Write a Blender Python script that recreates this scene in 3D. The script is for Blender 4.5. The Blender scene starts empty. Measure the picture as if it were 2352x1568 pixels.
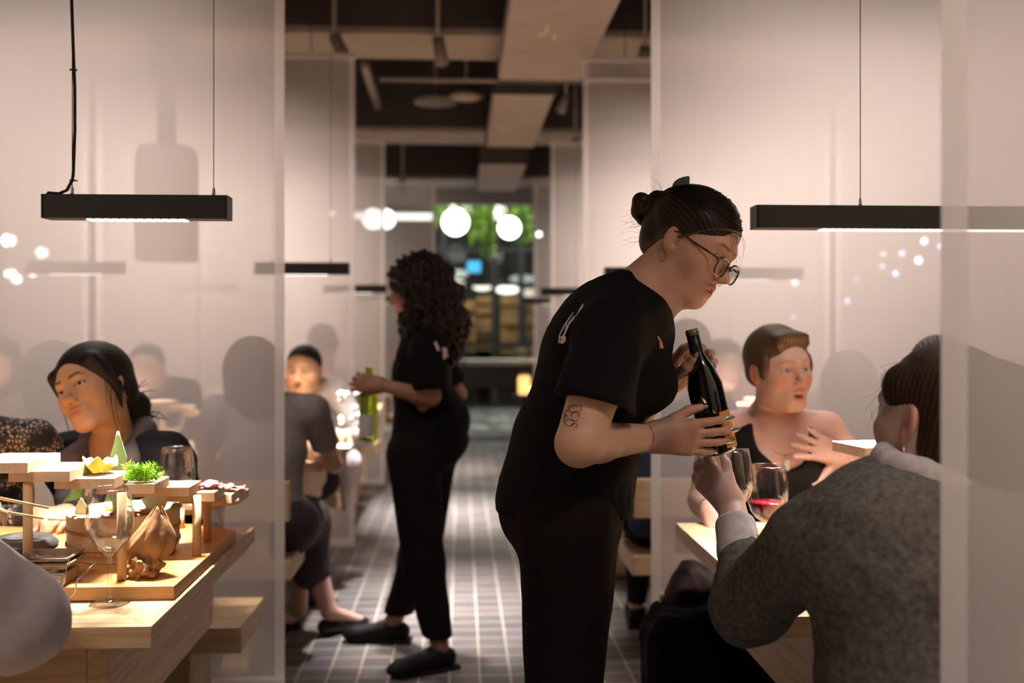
import bpy, math, random
import numpy as np
from mathutils import Vector, Matrix
random.seed(7)
SC = bpy.context.scene
# ---------------------------------------------------------------- camera
FPX = 2287.0            # focal length in pixels of the 2352 px wide frame
YAW = math.atan(118/2287.0)
CAMZ = 1.30
cd = bpy.data.cameras.new('camera'); cam = bpy.data.objects.new('camera', cd)
SC.collection.objects.link(cam); SC.camera = cam
cd.sensor_width = 36; cd.lens = 36*FPX/2352
cd.shift_y = -27/2352
cam.location = (0, 0, CAMZ)
cam.rotation_euler = (math.pi/2, 0, -YAW)
cd.dof.use_dof = True; cd.dof.focus_distance = 2.06; cd.dof.aperture_fstop = 2.0
cd.clip_start = .05
# ---------------------------------------------------------------- world, exposure
W = bpy.data.worlds.new('world'); SC.world = W; W.use_nodes = True
W.node_tree.nodes['Background'].inputs[0].default_value = (.9, .8, .78, 1)
W.node_tree.nodes['Background'].inputs[1].default_value = .02
SC.view_settings.view_transform = 'Standard'; SC.view_settings.look = 'None'
SC.view_settings.exposure = 0.0; SC.view_settings.gamma = 1; SC.view_settings.use_curve_mapping = False
SC.cycles.max_bounces = 10; SC.cycles.diffuse_bounces = 4; SC.cycles.transparent_max_bounces = 24
SC.cycles.transmission_bounces = 10; SC.cycles.glossy_bounces = 4
SC.cycles.sample_clamp_indirect = 6.0
SC.cycles.use_denoising = True
SC.cycles.caustics_refractive = False; SC.cycles.caustics_reflective = False
# ---------------------------------------------------------------- added fill lights without fixtures, above curtains, bays and aisle
def area(name, loc, size, size_y, power, col=(1, .87, .78), rot=(0, 0, 0), spread=math.pi, parent=None):
    l = bpy.data.lights.new(name, 'AREA'); l.shape = 'RECTANGLE'; l.size = size; l.size_y = size_y
    l.energy = power; l.color = col; l.spread = spread
    o = bpy.data.objects.new(name, l); SC.collection.objects.link(o)
    o.rotation_euler = rot
    o.location = loc
    if parent is not None: o.parent = parent
    return o
LAMP_COL = (1, .90, .80)
BAY = 2.3
TY = 2.345              # depth of the middle of the first tables
CUR = [1.2, 3.5, 5.8, 8.1, 10.4]
for k in range(-1, 5):
    for sx in (-1, 1):
        yb = TY+BAY*k
        area('fabric_fill_light', (sx*1.5, yb-.05, 3.35), 1.3, .2, (11.5 if sx > 0 else 8.8) if k < 1 else 14, (1, .875, .80), rot=(math.radians(35), 0, 0), spread=math.radians(53))  # added narrow beam that brightens the curtain cloth, no real fixture
        if k >= 0: area('fabric_fill_light', (sx*1.5, yb+.05, 3.35), 1.3, .2, 6.0, (1, .87, .80), rot=(math.radians(-34), 0, 0), spread=math.radians(44))
        area('bay_fill_light', (sx*1.5, yb, 3.3), 1.0, .6, .7, (1, .90, .88))  # added weak ambient fill over each bay
for k in range(1, 4):
    area('aisle_fill_light', (-.16, TY+BAY*k+(.05 if k == 1 else .22), 3.3), .10, .10, 14, (1, .95, .92), spread=.60)  # added beams that brighten the aisle tiles, no real downlights
# ---------------------------------------------------------------- helpers
ST, CT = math.sin(YAW), math.cos(YAW)
def P(px, py, Y):
    """world point that stands at depth Y along the aisle and shows at pixel px,py"""
    u = (px-1176)/FPX; v = (757-py)/FPX
    X = u*CT+ST; D = CT-u*ST
    return Vector((X*Y/D, Y, CAMZ+v*Y/D))
def tag(o, label=None, cat=None, group=None, kind=None):
    if label: o['label'] = label
    if cat: o['category'] = cat
    if group: o['group'] = group
    if kind: o['kind'] = kind
    return o
def thing(name, loc, label, cat, group=None):
    o = bpy.data.objects.new(name, None); SC.collection.objects.link(o)
    o.location = loc; o.empty_display_size = .05
    return tag(o, label, cat, group)
def wloc(o):
    v = Vector((0, 0, 0))
    while o is not None: v += Vector(o.location); o = o.parent
    return v
def link_mesh(name, me, m, parent=None, smooth=False):
    o = bpy.data.objects.new(name, me); SC.collection.objects.link(o)
    if m: me.materials.append(m)
    if smooth: me.shade_smooth()
    if parent is not None: o.parent = parent
    return o
class MB:
    def __init__(s): s.v = []; s.f = []
    def add(s, vs, fs):
        n = len(s.v); s.v += [tuple(v) for v in vs]; s.f += [tuple(i+n for i in f) for f in fs]; return s
    def box(s, x0, x1, y0, y1, z0, z1):
        return s.add([(x0,y0,z0),(x1,y0,z0),(x1,y1,z0),(x0,y1,z0),(x0,y0,z1),(x1,y0,z1),(x1,y1,z1),(x0,y1,z1)],
                     [(0,3,2,1),(4,5,6,7),(0,1,5,4),(1,2,6,5),(2,3,7,6),(3,0,4,7)])
    def obox(s, c, R, h):
        """oriented box: centre, 3 axis vectors, half sizes"""
        c = Vector(c); a = [Vector(r)*k for r, k in zip(R, h)]
        vs = [c+a[0]*i+a[1]*j+a[2]*k for i, j, k in [(-1,-1,-1),(1,-1,-1),(1,1,-1),(-1,1,-1),(-1,-1,1),(1,-1,1),(1,1,1),(-1,1,1)]]
        return s.add(vs, [(0,3,2,1),(4,5,6,7),(0,1,5,4),(1,2,6,5),(2,3,7,6),(3,0,4,7)])
    def prism(s, pts, z0, z1):
        n = len(pts)
        return s.add([(x,y,z0) for x,y in pts]+[(x,y,z1) for x,y in pts],
                     [tuple(range(n-1,-1,-1)), tuple(range(n,2*n))]+[(i,(i+1)%n,n+(i+1)%n,n+i) for i in range(n)])
    def prism_x(s, pts, x0, x1):
        n = len(pts)
        return s.add([(x0,y,z) for y,z in pts]+[(x1,y,z) for y,z in pts],
                     [tuple(range(n-1,-1,-1)), tuple(range(n,2*n))]+[(i,(i+1)%n,n+(i+1)%n,n+i) for i in range(n)])
    def lathe(s, prof, c=(0,0,0), n=32, axis=None, closed=False):
        """profile [(r,z)] about the z axis (or about axis) through c"""
        c = Vector(c)
        if axis is None: M = Matrix.Identity(3)
        else:
            z = Vector(axis).normalized(); x = z.orthogonal().normalized(); y = z.cross(x); M = Matrix((x,y,z)).transposed()
        vs = []; fs = []; m = len(prof)
        for i in range(n):
            a = 2*math.pi*i/n
            for r, z in prof: vs.append(c+M@Vector((r*math.cos(a), r*math.sin(a), z)))
        for i in range(n):
            j = (i+1)%n
            for k in range(m if closed else m-1):
                l = (k+1)%m
                fs.append((i*m+k, j*m+k, j*m+l, i*m+l))
        if not closed:
            if prof[0][0] > 1e-5: fs.append(tuple(i*m for i in range(n-1,-1,-1)))
            if prof[-1][0] > 1e-5: fs.append(tuple(i*m+m-1 for i in range(n)))
        return s.add(vs, fs)
    def tube(s, pts, r, n=8):
        pts = [Vector(p) for p in pts]; m = len(pts)
        rr = r if hasattr(r, '__len__') else [r]*m
        t0 = (pts[1]-pts[0]).normalized(); x = t0.orthogonal().normalized(); vs = []
        for i, p in enumerate(pts):
            t = (pts[min(i+1,m-1)]-pts[max(i-1,0)])
            if t.length < 1e-9: t = t0
            t.normalize(); x = (x-t*x.dot(t))
            if x.length < 1e-6: x = t.orthogonal()
            x.normalize(); y = t.cross(x)
            for k in range(n):
                a = 2*math.pi*k/n; vs.append(p+(x*math.cos(a)+y*math.sin(a))*rr[i])
        fs = [(i*n+k, i*n+(k+1)%n, (i+1)*n+(k+1)%n, (i+1)*n+k) for i in range(m-1) for k in range(n)]
        fs += [tuple(range(n-1,-1,-1)), tuple((m-1)*n+k for k in range(n))]
        return s.add(vs, fs)
    def sphere(s, c, r, nu=16, nv=10, R=None):
        c = Vector(c); r = Vector(r) if hasattr(r, '__len__') else Vector((r,r,r)); vs = []; fs = []
        for j in range(nv+1):
            th = math.pi*j/nv
            for i in range(nu):
                ph = 2*math.pi*i/nu
                q = Vector((r.x*math.sin(th)*math.cos(ph), r.y*math.sin(th)*math.sin(ph), r.z*math.cos(th)))
                if R is not None: q = R@q
                vs.append(c+q)
        fs = [(j*nu+i, (j+1)*nu+i, (j+1)*nu+(i+1)%nu, j*nu+(i+1)%nu) for j in range(nv) for i in range(nu)]
        return s.add(vs, fs)
    def sheet(s, fn, nu, nv, thick=None):
        vs = [fn(i/nu, j/nv) for i in range(nu+1) for j in range(nv+1)]
        fs = [(i*(nv+1)+j, (i+1)*(nv+1)+j, (i+1)*(nv+1)+j+1, i*(nv+1)+j+1) for i in range(nu) for j in range(nv)]
        return s.add(vs, fs)
    def build(s, name, m, parent=None, smooth=False, bevel=0, solid=0):
        me = bpy.data.meshes.new(name)
        if parent is not None: off = wloc(parent)
        else:
            a = np.array(s.v); off = Vector(((a[:,0].min()+a[:,0].max())/2, (a[:,1].min()+a[:,1].max())/2, a[:,2].min()))
        me.from_pydata([(v[0]-off.x, v[1]-off.y, v[2]-off.z) for v in s.v], [], s.f)
        me.validate(); me.update()
        o = link_mesh(name, me, m, parent, smooth)
        if parent is None: o.location = off
        if solid:
            q = o.modifiers.new('solid', 'SOLIDIFY'); q.thickness = solid; q.offset = 0
        if bevel:
            q = o.modifiers.new('bevel', 'BEVEL'); q.width = bevel; q.segments = 2; q.limit_method = 'ANGLE'
        return o
def structure(o): o['kind'] = 'structure'; return o
def copy_tree(o, parent=None):
    c = o.copy(); SC.collection.objects.link(c)
    if parent is not None: c.parent = parent
    for ch in list(o.children): copy_tree(ch, c)
    return c
# ---------------------------------------------------------------- materials
MATS = {}
def mat(name, col, rough=.6, metal=0, spec=.5, sss=0, trans=0, ior=1.45, emit=None, estr=0, noise=0, nscale=40, bump=0, bscale=200, sheen=0, alpha=None, coat=0):
    if name in MATS: return MATS[name]
    m = bpy.data.materials.new(name); m.use_nodes = True; MATS[name] = m
    nt = m.node_tree; b = nt.nodes['Principled BSDF']; I = b.inputs
    I['Base Color'].default_value = (*col, 1); I['Roughness'].default_value = rough; I['Metallic'].default_value = metal
    I['Specular IOR Level'].default_value = spec; I['IOR'].default_value = ior
    I['Transmission Weight'].default_value = trans
    I['Sheen Weight'].default_value = sheen; I['Coat Weight'].default_value = coat
    if sss: I['Subsurface Weight'].default_value = sss; I['Subsurface Radius'].default_value = (1,.35,.2); I['Subsurface Scale'].default_value = .012
    if emit: I['Emission Color'].default_value = (*emit, 1); I['Emission Strength'].default_value = estr
    tc = nt.nodes.new('ShaderNodeTexCoord')
    if noise:
        n = nt.nodes.new('ShaderNodeTexNoise'); n.inputs['Scale'].default_value = nscale; n.inputs['Detail'].default_value = 5
        nt.links.new(tc.outputs['Object'], n.inputs['Vector'])
        r = nt.nodes.new('ShaderNodeValToRGB'); r.color_ramp.elements[0].position = .3; r.color_ramp.elements[1].position = .7
        r.color_ramp.elements[0].color = (*[max(0, c*(1-noise)) for c in col], 1); r.color_ramp.elements[1].color = (*[min(1, c*(1+noise)) for c in col], 1)
        nt.links.new(n.outputs['Fac'], r.inputs['Fac']); nt.links.new(r.outputs['Color'], I['Base Color'])
    if bump:
        n2 = nt.nodes.new('ShaderNodeTexNoise'); n2.inputs['Scale'].default_value = bscale; n2.inputs['Detail'].default_value = 4
        nt.links.new(tc.outputs['Object'], n2.inputs['Vector'])
        bp = nt.nodes.new('ShaderNodeBump'); bp.inputs['Strength'].default_value = bump; bp.inputs['Distance'].default_value = .004
        nt.links.new(n2.outputs['Fac'], bp.inputs['Height']); nt.links.new(bp.outputs['Normal'], I['Normal'])
    return m
def wood(name, c1, c2, axis='x', rough=.5, scale=1.0):
    if name in MATS: return MATS[name]
    m = bpy.data.materials.new(name); m.use_nodes = True; MATS[name] = m
    nt = m.node_tree; b = nt.nodes['Principled BSDF']; b.inputs['Roughness'].default_value = rough
    tc = nt.nodes.new('ShaderNodeTexCoord'); mp = nt.nodes.new('ShaderNodeMapping')
    k = {'x': (1.2, 16, 16), 'y': (16, 1.2, 16), 'z': (16, 16, 1.2)}[axis]
    mp.inputs['Scale'].default_value = [q*scale for q in k]
    nt.links.new(tc.outputs['Object'], mp.inputs['Vector'])
    n = nt.nodes.new('ShaderNodeTexNoise'); n.inputs['Scale'].default_value = 2.0; n.inputs['Detail'].default_value = 6; n.inputs['Distortion'].default_value = .8
    nt.links.new(mp.outputs['Vector'], n.inputs['Vector'])
    w = nt.nodes.new('ShaderNodeMath'); w.operation = 'MULTIPLY'; w.inputs[1].default_value = 22
    nt.links.new(n.outputs['Fac'], w.inputs[0])
    s = nt.nodes.new('ShaderNodeMath'); s.operation = 'SINE'; nt.links.new(w.outputs[0], s.inputs[0])
    r = nt.nodes.new('ShaderNodeMapRange'); r.inputs[1].default_value = -1; r.inputs[2].default_value = 1
    nt.links.new(s.outputs[0], r.inputs[0])
    mx = nt.nodes.new('ShaderNodeMix'); mx.data_type = 'RGBA'
    mx.inputs[6].default_value = (*c1, 1); mx.inputs[7].default_value = (*c2, 1)
    nt.links.new(r.outputs[0], mx.inputs[0]); nt.links.new(mx.outputs[2], b.inputs['Base Color'])
    bp = nt.nodes.new('ShaderNodeBump'); bp.inputs['Strength'].default_value = .12; bp.inputs['Distance'].default_value = .002
    nt.links.new(r.outputs[0], bp.inputs['Height']); nt.links.new(bp.outputs['Normal'], b.inputs['Normal'])
    return m
def emis(name, col, st):
    return mat(name, (0, 0, 0), 1, emit=col, estr=st, spec=0)
def sheer(name, col, clear, weave=1.0):
    if name in MATS: return MATS[name]
    m = bpy.data.materials.new(name); m.use_nodes = True; MATS[name] = m
    nt = m.node_tree; nt.nodes.clear(); N = nt.nodes.new; L = nt.links.new
    out = N('ShaderNodeOutputMaterial'); mx = N('ShaderNodeMixShader'); m2 = N('ShaderNodeMixShader')
    tr = N('ShaderNodeBsdfTransparent'); df = N('ShaderNodeBsdfDiffuse'); tl = N('ShaderNodeBsdfTranslucent')
    df.inputs[0].default_value = (*col, 1); tl.inputs[0].default_value = (*col, 1)
    m2.inputs[0].default_value = .45; L(df.outputs[0], m2.inputs[1]); L(tl.outputs[0], m2.inputs[2])
    tc = N('ShaderNodeTexCoord'); mp = N('ShaderNodeMapping'); mp.inputs['Scale'].default_value = (55, 55, 2)
    n = N('ShaderNodeTexNoise'); n.inputs['Scale'].default_value = 1; n.inputs['Detail'].default_value = 3
    L(tc.outputs['Object'], mp.inputs[0]); L(mp.outputs[0], n.inputs['Vector'])
    r = N('ShaderNodeMapRange'); r.inputs[1].default_value = .25; r.inputs[2].default_value = .75
    r.inputs[3].default_value = 1-clear-.010*weave; r.inputs[4].default_value = 1-clear+.010*weave
    L(n.outputs['Fac'], r.inputs[0]); L(r.outputs[0], mx.inputs[0]); L(tr.outputs[0], mx.inputs[1]); L(m2.outputs[0], mx.inputs[2])
    L(mx.outputs[0], out.inputs[0])
    return m
PINE = wood('pine', (.70,.50,.30), (.58,.38,.20), 'x', .42)
PINE_Y = wood('pine_y', (.70,.50,.30), (.58,.38,.20), 'y', .42)
PINE_Z = wood('pine_z', (.68,.48,.29), (.56,.37,.20), 'z', .45)
PLY = wood('ply', (.66,.36,.13), (.58,.30,.10), 'x', .4)
MAPLE = wood('maple', (.80,.60,.40), (.74,.53,.33), 'x', .5)
DOWEL = wood('dowel', (.78,.54,.30), (.70,.46,.24), 'z', .45)
BLACKM = mat('black_metal', (.012,.010,.009), .45, spec=.4)
STEEL = mat('steel', (.6,.58,.55), .22, 1)
def thin_glass(name, tint, ior=1.5, edge=.55, gcol=(1,1,1)):
    m = bpy.data.materials.new(name); m.use_nodes = True; MATS[name] = m; nt = m.node_tree; nt.nodes.clear(); N = nt.nodes.new; L = nt.links.new
    out = N('ShaderNodeOutputMaterial'); mx = N('ShaderNodeMixShader'); lw = N('ShaderNodeLayerWeight'); lw.inputs[0].default_value = .36
    tr = N('ShaderNodeBsdfTransparent'); gs = N('ShaderNodeBsdfGlossy'); gs.inputs['Roughness'].default_value = .03; gs.inputs[0].default_value = (*gcol, 1)
    tr.inputs[0].default_value = (*tint, 1); k = N('ShaderNodeMath'); k.operation = 'MULTIPLY_ADD'; k.inputs[1].default_value = edge; k.inputs[2].default_value = .008
    L(lw.outputs['Facing'], k.inputs[0]); L(k.outputs[0], mx.inputs[0]); L(tr.outputs[0], mx.inputs[1]); L(gs.outputs[0], mx.inputs[2]); L(mx.outputs[0], out.inputs[0])
    return m
GLASS = thin_glass('clear_glass', (.992,.992,.992), edge=.85)
SHEER = sheer('sheer_cloth', (.88,.80,.765), .42)
HEM = sheer('hem_cloth', (.90,.83,.79), .12, .4)
# ---------------------------------------------------------------- floor with oblong tiles
def floor_mat():
    m = bpy.data.materials.new('floor_tiles'); m.use_nodes = True; nt = m.node_tree; N = nt.nodes.new; L = nt.links.new
    b = nt.nodes['Principled BSDF']; b.inputs['Roughness'].default_value = .48
    tc = N('ShaderNodeTexCoord'); mp = N('ShaderNodeMapping'); mp.inputs['Location'].default_value = (.0415, .03, 0)
    br = N('ShaderNodeTexBrick'); br.offset = 0; br.squash = 1
    br.inputs['Scale'].default_value = 1; br.inputs['Brick Width'].default_value = .114; br.inputs['Row Height'].default_value = .114
    br.inputs['Mortar Size'].default_value = .0042; br.inputs['Mortar Smooth'].default_value = .3
    br.inputs['Color1'].default_value = (.13,.115,.115,1); br.inputs['Color2'].default_value = (.20,.175,.17,1); br.inputs['Mortar'].default_value = (.56,.50,.46,1)
    n = N('ShaderNodeTexNoise'); n.inputs['Scale'].default_value = 9; n.inputs['Detail'].default_value = 6
    L(tc.outputs['Object'], mp.inputs[0]); L(mp.outputs[0], br.inputs['Vector']); L(tc.outputs['Object'], n.inputs['Vector'])
    mx = N('ShaderNodeMix'); mx.data_type = 'RGBA'; mx.blend_type = 'MULTIPLY'; mx.inputs[0].default_value = .35
    L(br.outputs['Color'], mx.inputs[6]); L(n.outputs['Color'], mx.inputs[7]); L(mx.outputs[2], b.inputs['Base Color'])
    bp = N('ShaderNodeBump'); bp.inputs['Strength'].default_value = .4; bp.inputs['Distance'].default_value = .003; bp.invert = True
    L(br.outputs['Fac'], bp.inputs['Height']); L(bp.outputs['Normal'], b.inputs['Normal'])
    return m
structure(MB().box(-5.5, 5.5, -2.5, 11.2, -.1, 0).build('floor', floor_mat()))
def cobble_mat():
    m = bpy.data.materials.new('cobble'); m.use_nodes = True; nt = m.node_tree; N = nt.nodes.new; L = nt.links.new
    b = nt.nodes['Principled BSDF']; b.inputs['Roughness'].default_value = .35
    tc = N('ShaderNodeTexCoord'); mp = N('ShaderNodeMapping'); mp.inputs['Scale'].default_value = (3.2, 1.0, 1)
    v = N('ShaderNodeTexVoronoi'); v.inputs['Scale'].default_value = 1.6
    L(tc.outputs['Object'], mp.inputs[0]); L(mp.outputs[0], v.inputs['Vector'])
    r = N('ShaderNodeValToRGB'); r.color_ramp.elements[0].color = (.30,.30,.27,1); r.color_ramp.elements[1].color = (.07,.075,.07,1); r.color_ramp.elements[1].position = .75
    L(v.outputs['Distance'], r.inputs[0]); L(r.outputs[0], b.inputs['Base Color'])
    return m
structure(MB().box(-9, 9, 11.2, 24, -.1, 0).build('floor_1', cobble_mat()))
dark_wall = mat('dark_wall', (.16,.135,.12), .8, noise=.15, nscale=3)
structure(MB().box(-5.6, -5.5, -2.5, 12.9, 0, 4.2).build('wall_left', dark_wall))
structure(MB().box(5.5, 5.6, -2.5, 12.9, 0, 4.2).build('wall_right', dark_wall))
structure(MB().box(-5.6, 5.6, -2.6, -2.5, 0, 4.2).build('wall_rear', dark_wall))
ceil_dark = mat('ceiling_dark', (.028,.022,.02), .9)
structure(MB().box(-5.6, 5.6, -2.6, 12.9, 4.2, 4.3).build('ceiling', ceil_dark))
# beams: dark web above, pale painted soffit below
beam_web = mat('beam_web', (.045,.035,.032), .8)
beam_soffit = mat('beam_soffit', (.30,.25,.215), .7, noise=.08, nscale=4)
duct_m = mat('duct_board', (.40,.335,.29), .7, noise=.07, nscale=6)
for i, (y0, y1) in enumerate([(3.0,3.6),(6.08,6.66),(9.08,9.7),(12.0,12.8)]):
    t = thing('ceiling_beam', (0, (y0+y1)/2, 3.1), ['ceiling beam crossing above the near tables', 'dark ceiling beam with beige soffit above the second curtains', 'dark ceiling beam with beige soffit above the third curtains', 'farthest dark ceiling beam, just in front of the window wall'][i], 'beam', 'ceiling beams')
    t['kind'] = 'structure'; t.name = 'trim_%d' % (i+1)
    MB().box(-5.5, 5.5, y0, y1, 3.14, 4.2 ).build('web', beam_web, t)
    MB().box(-5.5, 5.5, y0+.003, y1-.003, 3.10, 3.14).build('soffit', beam_soffit, t)
for i, (y0, y1, x0, x1) in enumerate([(3.7, 6.6, .25, .80), (6.95, 9.0, .235, .66), (9.9, 11.9, .20, .66)]):
    t = thing('air_duct', ((x0+x1)/2, (y0+y1)/2, 2.95), ['long beige duct panel nearest the camera above the aisle', 'middle beige duct panel hanging under the dark beams', 'farthest and smallest beige duct panel near the window wall'][i], 'duct', 'duct panels over the aisle')
    MB().box(x0, x1, y0, y1, 2.95, 3.09).build('casing', duct_m, t, bevel=.006)
    for xh in (x0+.08, x1-.08): MB().tube([(xh, (y0+y1)/2, 3.08), (xh, (y0+y1)/2, 4.2)], .008, 6).build('hanger_rod', beam_web, t)
    for ye in (y0, y1): MB().box(x0-.012, x1+.012, ye-.02, ye+.02, 2.945, 3.098).build('flange', beam_web, t)
    sp = MB(); rr = random.Random(i)
    for _ in range(9):
        cx, cy = (x0+x1)/2-.05+rr.uniform(-.07,.07), y0+(y1-y0)*.62+rr.uniform(-.12,.12)
        sp.sphere((cx, cy, 2.9495), (rr.uniform(.004,.016), rr.uniform(.02,.06), .001), 8, 4)
    if i < 2: sp.build('chipped_paint', mat('paint_chip', (.8,.62,.45), .8), t, True)
pipe_m = mat('pipe_grey', (.30,.25,.22), .5, .2)
a, b = P(872, 182, 6.9), P(1560, 190, 6.9)
tag(MB().tube([a, b], .016, 10).build('ceiling_pipe', pipe_m, None, True), 'thin horizontal pipe crossing the aisle under the beams', 'pipe')
a, b = P(838, 150, 7.2), P(868, 245, 9.0)
tag(MB().tube([a, b], .035, 12).build('ceiling_pipe', pipe_m, None, True), 'thick pipe running back along the left of the aisle', 'pipe')
# hangers and stubby spot heads on the beams
def spot_head(px, py, Y, tip, label):
    a = P(px, py, Y); b = P(px+tip[0], py+tip[1], Y+.12)
    t = thing('track_spotlight', a, label, 'spotlight', 'spotlights on the ceiling beams')
    MB().tube([a+Vector((0,0,4.2-a.z)), a], .012).build('stem', pipe_m, t, True)
    MB().tube([a, a+(b-a)*.85, b], [.035,.04,.042], 14).build('barrel', mat('spot_body', (.16,.13,.12), .4), t, True)
    MB().lathe([(0,0),(.036,0),(.036,.003),(0,.003)], b, 14, (b-a)).build('lens', mat('lens_warm', (.7,.62,.5), .2), t, True)
spot_head(768, 82, 6.0, (28, 62), 'angled black spotlight head on the beam above the left curtains')
spot_head(1006, 88, 6.0, (10, 58), 'stubby spotlight head pointing down between beam and duct')
spot_head(1482, 110, 6.0, (-8, 50), 'spotlight head close to the near right curtain top')
spot_head(1300, 220, 7.6, (-12, 34), 'small spotlight head to the right of the middle duct')
spot_head(1322, 320, 9.0, (-2, 26), 'small spotlight head hanging by the top of the third right curtain')
spot_head(925, 410, 11.0, (2, 28), 'smallest spotlight head, far down the left of the aisle')
# dome lamp
c = P(1071, 222, 7.9)
t = thing('dome_pendant', c, 'round unlit dome light under the ceiling pipe', 'ceiling light')
MB().lathe([(0,.11),(.03,.105),(.09,.07),(.145,.0),(.14,-.01),(.085,.055),(0,.09)], c, 28).build('shade', mat('dome_dark', (.10,.08,.07), .5), t, True)
MB().lathe([(0,-.03),(.09,-.02),(.128,.002),(0,.004)], c, 28).build('diffuser', mat('dome_diffuser', (.40,.33,.26), .6), t, True)
MB().tube([c+Vector((0,0,.1)), c+Vector((0,0,.9))], .012).build('stem', pipe_m, t, True)
c = P(1000, 236, 8.3)
t = thing('speaker_disc', c, 'dark disc shaped ceiling unit left of the dome light', 'ceiling unit')
MB().lathe([(0,.05),(.16,.05),(.18,.03),(.18,0),(.13,-.012),(0,-.012)], c, 28).build('body', mat('dome_dark', (.10,.08,.07), .5), t, True)
MB().tube([c+Vector((0,0,.05)), c+Vector((0,0,.9))], .01).build('stem', pipe_m, t, True)
# ---------------------------------------------------------------- sheer curtains
def curtain(x0, x1, y, z1, label, z0=.045, ph=0.0):
    t = thing('sheer_curtain', ((x0+x1)/2, y, z0), label, 'curtain', 'hanging sheer panels between the tables')
    hw = .034
    def f(u, v):
        x = x0+(x1-x0)*u; z = z0+(z1-z0)*v
        return (x, y+.010*math.sin(5.5*u+ph)+.006*math.sin(13*u+2*ph+1.5*v)*(1-v), z)
    n = 40
    body = MB().sheet(lambda u, v: f(hw/(x1-x0)+u*(1-2*hw/(x1-x0)), v), n, 8).build('cloth', SHEER, t, True)
    for s in (0, 1):
        k = hw/(x1-x0)
        h = MB().sheet(lambda u, v: f(u*k if s == 0 else 1-k+u*k, v), 3, 8)
        h.build('side_hem', HEM, t, True)
    MB().sheet(lambda u, v: (lambda q: (q[0], q[1]-.002, z0+.05*v))(f(u, 0)), n, 1).build('bottom_hem', HEM, t, True)
    MB().box(x0-.01, x1+.01, y-.012, y+.012, z1, z1+.025).build('rail', mat('rail_pale', (.7,.66,.62), .4), t)
    for xx in (x0+.25, x1-.25): MB().tube([(xx, y, z1+.02), (xx, y, 4.2)], .003, 6).build('hanging_wire', BLACKM, t)
    return t
XL, XR, CW = -.612, .70, 1.47
nm = ['nearest', 'second', 'third', 'fourth', 'fifth']
curtain(.597, .597+CW, 1.2, 2.85, 'sheer panel nearest the camera at the right edge, in front of the grey sweater', ph=1)
curtain(XL-CW, XL, 1.2, 2.85, 'sheer panel beside the camera on the left, outside the picture', ph=2)
for s_, x_ in ((-1, XL-CW), (1, .65)): curtain(x_, x_+CW, -1.1, 2.85, 'sheer panel behind the camera on the ' + ('left' if s_ < 0 else 'right'), ph=s_)
for k in range(1, 5):
    z1 = 2.87 if k < 3 else 2.81
    zz = [0, 'behind the woman in the black jacket', 'behind the woman in the white blazer', 'far down on the left of the aisle', 'farthest on the left, beside the bright globes'][k]
    xl = XL if k < 4 else -.262
    xr = [0, .672, .715, .735, .765][k]
    curtain(xl-CW, xl, CUR[k], z1, 'sheer panel ' + zz, ph=k)
    curtain(xl-2*CW-.04, xl-CW-.04, CUR[k], z1, 'outer left sheer panel of the %s row' % ['','near','second','third','farthest'][k], ph=k+2)
    zz = [0, 'behind the woman in the black sleeveless top', 'second on the right, past the server holding the red bottle', 'third on the right of the aisle', 'farthest on the right of the aisle'][k]
    curtain(xr, xr+CW, CUR[k], z1, 'sheer panel ' + zz, ph=k+4)
    curtain(xr+CW+.04, xr+2*CW+.04, CUR[k], z1, 'outer right sheer panel of the %s row' % ['','near','second','third','farthest'][k], ph=k+5)
# far sheer rows running along the side of the hall, seen as pale verticals

def vent_drop():
    c = P(383, 200, 4.62); t = thing('extractor_canister', (c.x, 4.62, P(0,600,4.62).z), 'ghostly canister shaped extractor hanging behind the near left sheer panel', 'extractor')
    zz = lambda y: P(383, y, 4.62).z; k = 4.62/FPX
    MB().lathe([(.042*1,4.2-0),(.042,zz(60)),(36*k,zz(80)),(36*k,zz(185)),(20*k,zz(200)),(20*k,zz(300)),(22*k,zz(338)),(0,zz(338))][::-1], (c.x, 4.62, 0), 28).build('duct', mat('duct_grey', (.16,.13,.12), .6), t, True)
    MB().lathe([(0,zz(600)),(66*k,zz(600)),(68*k,zz(590)),(68*k,zz(360)),(60*k,zz(340)),(0,zz(338))], (c.x, 4.62, 0), 32).build('canister', mat('canister_pale', (.62,.56,.52), .6), t, True)
vent_drop()
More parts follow.
